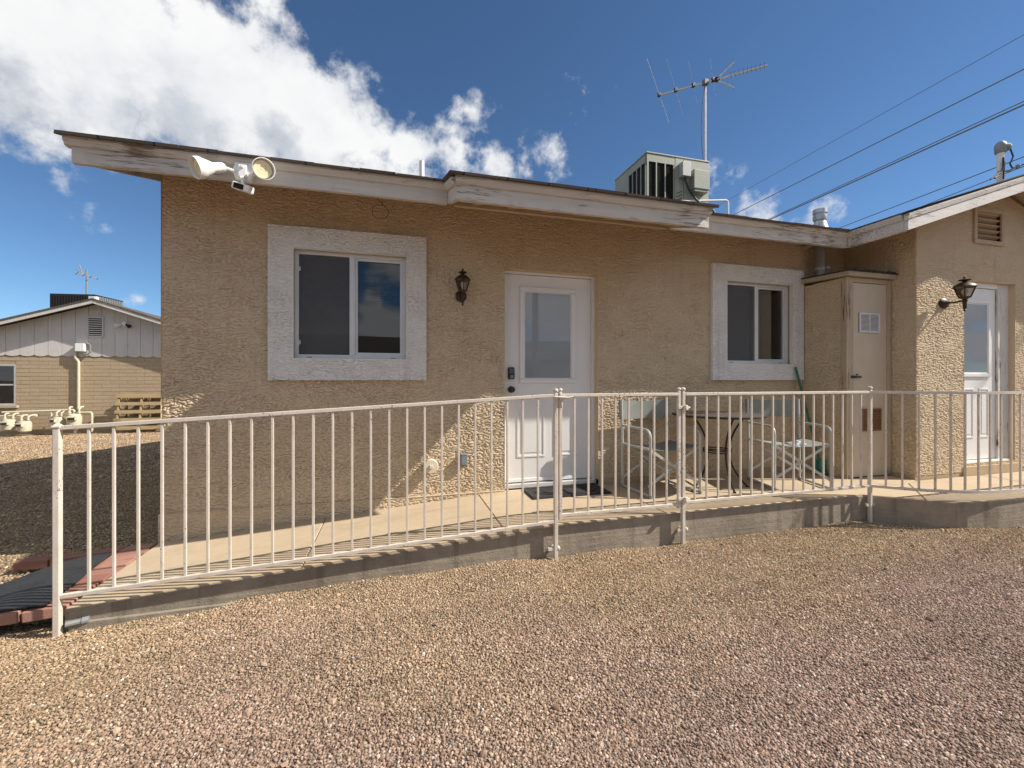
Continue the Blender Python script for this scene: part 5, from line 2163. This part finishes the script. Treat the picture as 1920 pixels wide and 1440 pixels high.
ms = thing("service_mast", "white pipe mast with grey weatherhead and black leads on the right roof", "mast", (6.50, 3.11, 3.2))
MXx, MYy = 6.495, 3.115
m = MB()
m.tube([(MXx, MYy, 3.05), (MXx, MYy, 3.53)], 0.034, 14)
obj("pipe", m, M_PVC, ms)
m = MB()
m.lathe([(0.044, 0.0), (0.050, 0.015), (0.050, 0.05), (0.052, 0.075), (0.046, 0.10), (0.028, 0.122), (0, 0.128)], (MXx, MYy, 3.515), (0, 0, 1), 16)
m.lathe([(0.040, 0), (0.044, 0.05), (0.030, 0.07), (0, 0.074)], (MXx + 0.0, MYy - 0.01, 3.575), (0.8, -0.5, -0.15), 14)
obj("weatherhead", m, M_GALVD, ms)
m = MB()
m.tube([(MXx - 0.04, MYy, 3.30), (MXx + 0.06, MYy - 0.05, 3.305)], 0.012, 8)
m.tube([(MXx + 0.04, MYy - 0.04, 3.305), (MXx + 0.10, MYy - 0.08, 3.335)], 0.009, 8)
m.lathe([(0, -0.025), (0.018, -0.02), (0.022, 0), (0.018, 0.02), (0, 0.025)], (MXx + 0.11, MYy - 0.085, 3.34), (0, 0, 1), 12)
obj("clamp", m, M_GALVD, ms)
m = MB()
m.tube([(MXx + 0.065, MYy - 0.045, 3.56), (MXx + 0.085, MYy - 0.06, 3.46), (MXx + 0.05, MYy - 0.05, 3.38), (MXx + 0.07, MYy - 0.06, 3.33), (MXx + 0.11, MYy - 0.085, 3.33)], 0.008, 7)
m.tube([(MXx - 0.04, MYy - 0.04, 3.44), (MXx - 0.06, MYy - 0.05, 3.33), (MXx - 0.11, MYy - 0.05, 3.24), (MXx - 0.20, MYy - 0.05, 3.19)], 0.009, 7)
m.tube([(MXx - 0.02, MYy - 0.04, 3.40), (MXx - 0.05, MYy - 0.05, 3.30), (MXx - 0.06, MYy - 0.05, 3.20)], 0.008, 7)
m.tube([(MXx - 0.04, MYy - 0.04, 3.30), (MXx - 0.16, MYy - 0.05, 3.24), (MXx - 0.27, MYy - 0.05, 3.17)], 0.008, 7)
obj("lead", m, M_BLACKCABLE, ms)


# ---- television antenna
def antenna():
    base = Vector((4.86, 5.82, 3.0))
    t = thing("tv_antenna", "large television antenna on a tall thin mast behind the air conditioner", "antenna", tuple(base))
    top = 5.80
    m = MB()
    m.tube([(base.x, base.y, roof_z(base.y) - 0.02), (base.x, base.y, top + 0.06)], 0.0165, 10)
    obj("mast", m, M_ANT, t)
    bd = Vector((-0.764, 0.645, -0.012))
    bd.normalize()
    ed = Vector((0.71, 0.70, 0)).normalized()
    C = Vector((base.x, base.y, top))
    L0, L1 = 0.73, -0.86
    m = MB()
    m.beam(C + bd * L1 + Vector((0, -.02, 0)), C + bd * L0 + Vector((0, -.02, 0)), 0.022, 0.022, bev=0.002)
    boom = obj("boom", m, M_ANT, t)
    C = C + Vector((0, -.02, 0))
    spots = [(0.72, 0.93, .0036), (0.46, 0.80, .0017), (0.19, 0.62, .0015), (-0.10, 0.50, .0024)]
    for s_, half, r_ in spots:
        P = C + bd * s_
        for sg in (-1, 1):
            m = MB()
            tip = P + ed * (half * sg)
            m.tube([P + Vector((0, 0, 0.016)), tip + Vector((0, 0, 0.016))], r_, 6)
            obj("element", m, M_ANT, t)
        m = MB()
        m.box((P.x - 0.022, P.y - 0.022, P.z - 0.02), (P.x + 0.022, P.y + 0.022, P.z + 0.045), 0.004)
        obj("insulator", m, M_BLACKM, t)
    for i in range(9):
        s_ = -0.36 - 0.057 * i
        P = C + bd * s_
        m = MB()
        m.tube([P - ed * 0.075 + Vector((0, 0, .013)), P + ed * 0.075 + Vector((0, 0, .013))], 0.004, 6)
        m.box((P.x - 0.006, P.y - 0.006, P.z - 0.012), (P.x + 0.006, P.y + 0.006, P.z + 0.026))
        obj("director", m, M_WIRE, t)
    A = C + bd * -0.16
    fw = -bd
    for up in (1, -1):
        tip = A + fw * 0.24 + Vector((0, 0, 0.20 * up))
        m = MB()
        m.beam(A + Vector((0, 0, .012 * up)), tip, 0.018, 0.018, bev=0.002)
        rf = obj("reflector", m, M_ANT, t)
        for i in range(3):
            P = A.lerp(tip, 0.35 + 0.30 * i)
            m = MB()
            m.tube([P - ed * 0.12, P + ed * 0.12], 0.0018, 5)
            obj("reflector_rod", m, M_WIRE, rf)
    m = MB()
    m.box((C.x - 0.05, C.y - 0.03, C.z - 0.045), (C.x + 0.03, C.y + 0.04, C.z + 0.04), 0.005)
    obj("clamp", m, M_WIRE, t)
    m = MB()
    m.box((A.x - 0.03, A.y - 0.03, A.z - 0.03), (A.x + 0.03, A.y + 0.03, A.z + 0.03), 0.006)
    obj("feed_box", m, M_BLACKM, t)
    m = MB()
    pts = []
    for i in range(15):
        f_ = i / 14
        pts.append((base.x - 0.02 - 0.07 * math.sin(math.pi * f_), base.y - 0.02, top - 0.03 - 1.45 * f_))
    m.tube(pts, 0.0055, 6)
    obj("coax_cable", m, M_BLACKCABLE, t)


antenna()


# ---- overhead wires (level spans that run past the house on its right)
def wire(a, b, r, label, sag=0.25):
    A, B = Vector(a), Vector(b)
    m = MB()
    pts = []
    for i in range(25):
        f_ = i / 24
        p = A.lerp(B, f_)
        p.z -= sag * 4 * f_ * (1 - f_)
        pts.append(p)
    m.tube(pts, r, 6)
    tag(obj("overhead_wire", m, M_WIRE), label, "wire", "overhead wires right of the house")


WIRES = [((13.00, 1.0, 7.0), (13.80, 17.0, 7.0), 0.020, "thick lowest overhead wire of the three long spans at right"),
         ((12.97, 1.0, 7.08), (13.80, 17.0, 7.03), 0.012, "thinner wire running close beside the thick overhead wire"),
         ((13.59, 2.0, 8.0), (13.95, 17.2, 8.0), 0.015, "middle overhead wire of the three long spans at right"),
         ((13.96, 2.0, 9.0), (14.42, 18.5, 9.0), 0.008, "faint topmost overhead wire of the three long spans at right"),
         ((11.10, 2.3, 5.2), (12.15, 11.2, 5.2), 0.010, "short overhead wire passing behind the white pipe mast on the roof"),
         ((6.610, 3.030, 3.345), (11.2, -4.0, 5.0), 0.008, "service wire reaching the clamp on the white pipe mast"),
         ((9.2, 2.0, 4.4), (10.6, 9.0, 4.4), 0.007, "low thin wire just above the right gable roof")]
for w_ in WIRES:
    wire(*w_, sag=0.0)

# ---------------------------------------------------------------- neighbour's house
NY = 14.8
NG = -0.41
NX0, NX1, NRX = -12.25, -3.75, -8.0
NPL = 1.72            # plate height: top of the blockwork
nb = thing("neighbour_house", "tan block house with white boarded gable beyond the shaded yard", "house", (-8, NY + 3, NG))
NWIN = (-10.95, -9.905, 0.305, 1.42)
m = MB()
hx0, hx1, hz0, hz1 = NWIN
for (a, b, c, d) in ((NX0, hx0, NG - .2, NPL), (hx1, NX1, NG - .2, NPL), (hx0, hx1, NG - .2, hz0), (hx0, hx1, hz1, NPL)):
    m.quad((a, NY + 0.006, c), (b, NY + 0.006, c), (b, NY + 0.006, d), (a, NY + 0.006, d))
m.quad((NX1, NY + .012, NG - .2), (NX1, NY + 9, NG - .2), (NX1, NY + 9, NPL), (NX1, NY + .012, NPL))
m.quad((NX0, NY + 9, NG - .2), (NX0, NY + .012, NG - .2), (NX0, NY + .012, NPL), (NX0, NY + 9, NPL))
m.quad((NX1, NY + 9, NG - .2), (NX0, NY + 9, NG - .2), (NX0, NY + 9, NPL), (NX1, NY + 9, NPL))
nwall = obj("wall", m, M_NMORTAR, nb)
bk = MB()
bk.box((-0.199, 0, -0.049), (0.199, 0.03, 0.049), 0.002)
bk_me = bk.mesh("brick", M_NBRICK)
rest = MB()
rows = int((NPL - NG) / 0.107)
rb2 = random.Random(4)
for r_ in range(rows):
    zc = NG + 0.052 + r_ * 0.107
    x = NX0 + (0.203 if r_ % 2 else 0.0)
    while x < NX1 - 0.1:
        xa, xb = x, min(x + 0.398, NX1)
        x += 0.406
        za, zb_ = zc - 0.0475, zc + 0.0475
        segs = [(xa, xb)]
        if zb_ > hz0 and za < hz1:
            segs = [(p, q) for p, q in ((xa, min(xb, hx0)), (max(xa, hx1), xb)) if q - p > 0.03]
        for p, q in segs:
            out = rb2.uniform(0, 0.003)
            if -10.7 < p and q < -6.45 and q - p > 0.3:
                o = bpy.data.objects.new("brick", bk_me)
                COL.objects.link(o)
                o.parent = nwall
                o.location = ((p + q) / 2, NY - out, zc + rb2.uniform(-.002, .002))
                o.scale = ((q - p) / 0.398, 1, 1)
            else:
                rest.box((p, NY - out, za), (q, NY - out + 0.03, zb_))
o = obj("brick_field", rest, M_NBRICK, nwall)
o['kind'] = 'stuff'
# gable boards with rounded lower ends
bw = 0.305
nboards = int((NX1 - NX0) / bw)
m = MB()
m.add([(NX0, NY + 0.02, NPL), (NX1, NY + 0.02, NPL), (NX1, NY + .02, NPL + 0.1), (NRX, NY + 0.02, NPL + (NX1 - NRX) * PITCH), (NX0, NY + .02, NPL + .1)], [(0, 1, 2, 3, 4)])
gable = obj("gable", m, M_NBOARD, nb)
for i in range(nboards + 1):
    a = NX0 + i * bw + 0.004
    b = min(NX0 + (i + 1) * bw - 0.004, NX1)
    if b - a < 0.05:
        continue
    zt = lambda x_: NPL + 0.03 + ((x_ - NX0) if x_ < NRX else (NX1 - x_)) * PITCH
    poly = [(b, NY - 0.018, zt(b))]
    if a < NRX < b:
        poly.append((NRX, NY - 0.018, zt(NRX)))
    poly.append((a, NY - 0.018, zt(a)))
    for k in range(7):
        f_ = k / 6
        poly.append((a + (b - a) * f_, NY - 0.018, NPL - 0.035 - 0.04 * math.sin(math.pi * f_) ** 0.7 if 0 < f_ < 1 else NPL - 0.035))
    bd_ = MB()
    bd_.prism(poly, (0, 0.022, 0))
    obj("board", bd_, M_NBOARD, gable)
# gable vent
m = MB()
m.box((-8.275, NY - 0.026, 2.245), (-7.965, NY - 0.019, 2.735))
nv_ = obj("gable_vent", m, M_VENTD, nb)
for i in range(8):
    zz = 2.275 + i * 0.060
    s_ = MB()
    s_.beam((-8.275, NY - 0.034, zz), (-7.965, NY - 0.034, zz), 0.022, 0.020, up=(0, -0.4, 1))
    obj("slat", s_, M_LOUVRE, nv_)
s_ = MB()
for lo, hi in (((-8.31, NY - .05, 2.20), (-7.93, NY - .018, 2.243)), ((-8.31, NY - .05, 2.737), (-7.93, NY - .018, 2.78)), ((-8.31, NY - .05, 2.243), (-8.277, NY - .018, 2.737)), ((-7.963, NY - .05, 2.243), (-7.93, NY - .018, 2.737))):
    s_.box(lo, hi, 0.003)
obj("vent_frame", s_, M_NBOARD, nv_)
# window
m = MB()
a, b, c, d = NWIN
for lo, hi in (((a, NY + .0, c), (b, NY + .06, c + .05)), ((a, NY, d - .05), (b, NY + .06, d)), ((a, NY, c + .05), (a + .05, NY + .06, d - .05)), ((b - .05, NY, c + .05), (b, NY + .06, d - .05)), ((a + .05, NY + .01, (c + d) / 2 - .02), (b - .05, NY + .05, (c + d) / 2 + .02))):
    m.box(lo, hi, 0.003)
nw = obj("window", m, M_ACGREY, nb)
m = MB()
m.quad((a, NY + .045, c), (b, NY + .045, c), (b, NY + .045, d), (a, NY + .045, d))
obj("pane", m, M_GLASS, nw)
m = MB()
m.box((a - .02, NY + .1, c - .1), (b + .02, NY + 1.2, d + .1))
for i_, f_ in enumerate(m.f):
    m.f[i_] = tuple(reversed(f_))
obj("interior", m, M_DARK, nw)
m = MB()
m.box((a - 0.06, NY - 0.07, c - 0.07), (b + 0.06, NY + 0.05, c - 0.002), 0.005)
obj("sill", m, M_NBRICK, nw)
# roof with its white rake boards
m = MB()
oh = 0.40
nz = lambda x_: NPL + 0.115 + ((x_ - NX0) if x_ < NRX else (NX1 - x_)) * PITCH
for xa, xb in ((NX0 - 0.5, NRX), (NRX, NX1 + 0.5)):
    slab_on([(xa, NY - oh), (xb, NY - oh), (xb, NY + 9.4), (xa, NY + 9.4)], lambda x_, y_: nz(x_), 0.05, m)
nroof = obj("roof", m, M_SHINGLE, nb)
for xa, xb in ((NX0 - 0.48, NRX), (NRX, NX1 + 0.48)):
    m = MB()
    za, zb_ = nz(xa), nz(xb)
    y0_ = NY - oh + 0.012
    v = [(xa, y0_, za - 0.14), (xb, y0_, zb_ - 0.14), (xb, y0_, zb_ - 0.01), (xa, y0_, za - 0.01)]
    m.prism(v, (0, 0.035, 0))
    obj("rake_board", m, M_NBOARD, nroof)
# pale cooler box on the ridge, antenna behind it
t = thing("rooftop_cooler", "dark slatted cooler box on the ridge of the neighbouring house", "cooler", (-9.15, 16.3, 3.10), R(-8))
m = MB()
m.box((-0.60, -0.55, -0.35), (0.60, 0.55, 0.46), 0.01)
local("casing", m, M_BLACKM, t)
for i in range(16):
    m = MB()
    xx = -0.58 + i * 0.074
    m.box((xx, -0.566, -0.22), (xx + 0.035, -0.552, 0.42), 0.002)
    local("slat", m, M_IRON, t)
for i in range(14):
    m = MB()
    yy = -0.40 + i * 0.068
    m.box((0.602, yy, -0.22), (0.616, yy + 0.04, 0.42), 0.002)
    local("slat", m, M_GALVD, t)
m = MB()
m.box((0.603, -0.55, -0.2), (0.622, -0.43, 0.40), 0.003)
m.box((0.44, -0.572, -0.2), (0.60, -0.556, 0.40), 0.003)
local("patch", m, M_FLOOD, t)
m = MB()
m.lathe([(0.09, 0), (0.09, 0.12), (0.12, 0.12), (0.12, 0.2), (0.0, 0.24)], (-9.05, 15.6, 2.62), (0, 0, 1), 14)
tag(obj("roof_vent", m, M_GALV), "small pale vent cap low on the roof of the neighbouring house", "vent")
t = thing("tv_antenna", "small far antenna on the roof of the neighbouring house", "antenna", (-9.53, 16.9, 2.7))
m = MB()
m.tube([(-9.53, 16.9, 2.6), (-9.53, 16.9, 4.55)], 0.022, 8)
obj("mast", m, M_GALVD, t)
A_, B_ = Vector((-9.72, 16.76, 4.40)), Vector((-9.30, 17.06, 4.30))
m = MB()
m.beam(A_, B_, 0.028, 0.028)
obj("boom", m, M_GALVD, t)
for f_, hl in ((0.05, .30), (0.35, .26), (0.65, .22), (0.95, .16)):
    P = A_.lerp(B_, f_)
    e_ = Vector((0.6, -0.8, 0)) * hl
    m = MB()
    m.tube([P - e_, P + e_], 0.010, 6)
    obj("element", m, M_GALVD, t)
m = MB()
m.tube([(-9.60, 16.84, 4.36), (-9.66, 16.80, 4.66)], 0.014, 6)
m.tube([(-9.55, 16.88, 4.36), (-9.72, 16.76, 4.54)], 0.014, 6)
obj("reflector", m, M_GALVD, t)
# twin spot under the rake
t = thing("spot_light", "small white twin spotlight under the roof slope of the neighbouring house", "spotlight", (-7.45, NY, 2.63))
m = MB()
m.lathe([(0.055, 0), (0.055, 0.03), (0, 0.03)], (-7.45, NY - 0.018, 2.60), (0, -1, 0), 14)
obj("base", m, M_FLOOD, t)
for sx in (-1, 1):
    m = MB()
    m.lathe([(0.0, 0), (0.025, 0), (0.03, 0.05), (0.055, 0.12), (0.055, 0.14), (0.0, 0.135)], (-7.45 + sx * 0.06, NY - 0.06, 2.58), (sx * 0.8, -0.5, -0.4), 12)
    obj("lamp", m, M_FLOOD if sx < 0 else M_BRONZE, t)
# electric riser and its white box
t = thing("meter_riser", "cream riser pipe climbing the tan block wall to a white box", "pipe", (-8.5, NY, NG))
m = MB()
m.tube([(-8.50, NY - 0.05, 0.16), (-8.50, NY - 0.05, 1.50), (-8.56, NY - 0.07, 1.62), (-8.56, NY - 0.07, 1.82)], 0.035, 10)
obj("pipe", m, M_METER, t)
m = MB()
m.box((-8.53, NY - 0.15, 1.79), (-8.32, NY - 0.02, 2.01), 0.01)
obj("box", m, M_FLOOD, t)
m = MB()
m.tube([(-8.30, NY - 0.08, 2.03), (-8.22, NY - 0.08, 1.99), (-8.21, NY - 0.08, 1.78), (-8.30, NY - 0.08, 1.70), (-8.40, NY - 0.08, 1.74)], 0.02, 8)
obj("cable", m, M_GALVD, t)
# gas header pipes along the wall
t = thing("gas_pipe", "cream gas pipe run along the foot of the tan block wall", "pipe", (-9, NY, NG))
m = MB()
m.tube([(-10.05, NY - 0.22, 0.13), (-8.52, NY - 0.22, 0.165), (-8.50, NY - 0.22, 0.15), (-8.50, NY - 0.22, 0.02)], 0.028, 10)
m.tube([(-8.50, NY - 0.2, 0.09), (-8.14, NY - 0.2, 0.09), (-8.11, NY - 0.2, 0.06), (-8.11, NY - 0.2, NG - 0.05)], 0.028, 10)
m.tube([(-9.0, NY - 0.22, 0.15), (-9.0, NY - 0.22, -0.15)], 0.022, 10)
m.tube([(-10.6, NY - 0.22, 0.03), (-9.35, NY - 0.22, 0.03)], 0.022, 10)
obj("pipe", m, M_METER, t)
m = MB()
for px_ in (-9.35, -9.0):
    m.box((px_ - 0.045, NY - 0.26, 0.0 if px_ < -9.2 else -0.2), (px_ + 0.045, NY - 0.16, 0.07 if px_ < -9.2 else -0.13), 0.01)
obj("valve", m, M_METER, t)


def gas_meter(loc, rz, label, src=None):
    t_ = thing("gas_meter", label, "gas meter", loc, rz, "gas meters along the block wall")
    b_ = MB()
    b_.lathe([(0.0, 0.0), (0.085, 0.0), (0.125, 0.03), (0.135, 0.10), (0.135, 0.22), (0.115, 0.28), (0.05, 0.30), (0, 0.30)], (0, 0, 0), (0, 0, 1), 12)
    local("body", b_, M_METER, t_)
    d_ = MB()
    d_.box((-0.085, -0.165, 0.15), (0.085, -0.10, 0.245), 0.012)
    dd = local("index_cover", d_, M_METER, t_)
    g_ = MB()
    g_.box((-0.06, -0.1685, 0.165), (0.06, -0.164, 0.215))
    q_ = local("dial", g_, M_BLACKM, t_)
    q_.parent = dd
    for sx in (-1, 1):
        p_ = MB()
        p_.tube([(sx * 0.085, 0, 0.27), (sx * 0.085, 0, 0.40), (sx * 0.10, 0.06, 0.44), (sx * 0.10, 0.16, 0.44)], 0.022, 8)
        p_.lathe([(0.034, 0), (0.034, 0.03), (0, 0.03)], (sx * 0.085, 0, 0.31), (0, 0, 1), 8)
        local("union", p_, M_METER, t_)
    return t_


gm = gas_meter((-9.80, 14.42, -0.34), 0.0, "cream gas meter farthest left, under the neighbouring window")
copy_thing(gm, (-9.43, 14.36, -0.39), R(-12), "cream gas meter second from left, near the neighbouring window", "gas meters along the block wall")
copy_thing(gm, (-8.75, 14.44, -0.30), R(-25), "cream gas meter tucked left of the meter below the riser", "gas meters along the block wall")
g4 = copy_thing(gm, (-8.38, 14.38, -0.28), R(10), "largest cream gas meter, right below the riser pipe", "gas meters along the block wall")
g4.scale = (1.15, 1.15, 1.2)


# pallets leaning against the wall
def pallet(loc, tilt, label):
    t_ = thing("pallet", label, "pallet", loc, 0, "pallets leaning on the block wall")
    Mx = Matrix.Rotation(tilt, 4, 'X')
    for i in range(3):
        x_ = 0.04 + i * 0.53
        s2 = MB()
        s2.box((x_ - 0.022, -0.045, 0.0), (x_ + 0.022, 0.045, 1.0), 0.003, Mx)
        local("stringer", s2, M_PALLET, t_)
    for yy, n_ in ((-0.056, 5), (0.056, 3)):
        for i in range(n_):
            z_ = i * (1.0 - 0.10) / (n_ - 1)
            s2 = MB()
            s2.box((-0.02, yy - 0.010, z_ + rb2.uniform(-.006, .006)), (1.20, yy + 0.010, z_ + 0.095), 0.002, Mx)
            local("slat", s2, M_PALLET, t_)
    return t_


pallet((-7.46, 14.36, -0.40), R(-9), "weathered timber pallet leaning in front on the tan block wall")
p2t = pallet((-7.38, 14.57, -0.40), R(-7), "second timber pallet leaning behind the front one on block wall")

# ---------------------------------------------------------------- across the yard, behind the camera (seen in the panes)
ob = thing("opposite_house", "low tan house across the yard, seen only in reflections", "house", (2, -19, -0.3))
m = MB()
m.box((-9, -24, -0.5), (12, -16, 2.2))
obj("wall", m, M_STUCCO, ob)
m = MB()
for lo, hi in ((-16.6, -20.0), (-20.0, -24.6)):
    pass
m.add([(-9.6, -15.4, 2.15), (12.6, -15.4, 2.15), (12.6, -20, 3.7), (-9.6, -20, 3.7), (12.6, -24.6, 2.15), (-9.6, -24.6, 2.15)],
      [(0, 1, 2, 3), (3, 2, 4, 5), (0, 3, 5), (1, 4, 2)])
m.box((-9.6, -15.42, 2.0), (12.6, -15.36, 2.16))
obj("roof", m, M_SHINGLE, ob)
for xx in (-6, 0.5, 7):
    m = MB()
    m.box((xx, -16.0 + 0.002, 0.7), (xx + 1.2, -15.97, 1.8))
    obj("window", m, M_DARK, ob)
pl = thing("utility_pole", "tall brown utility pole across the yard, seen in door glass", "utility pole", (5.9, -9.5, -0.3))
m = MB()
m.tube([(5.9, -9.5, -0.6), (5.9, -9.5, 4.0), (5.92, -9.5, 9.4)], [0.15, 0.14, 0.11], 14)
obj("pole", m, M_PALLET, pl)
m = MB()
m.beam((4.9, -9.5, 8.8), (6.9, -9.5, 8.8), 0.10, 0.12)
obj("crossarm", m, M_PALLET, pl)
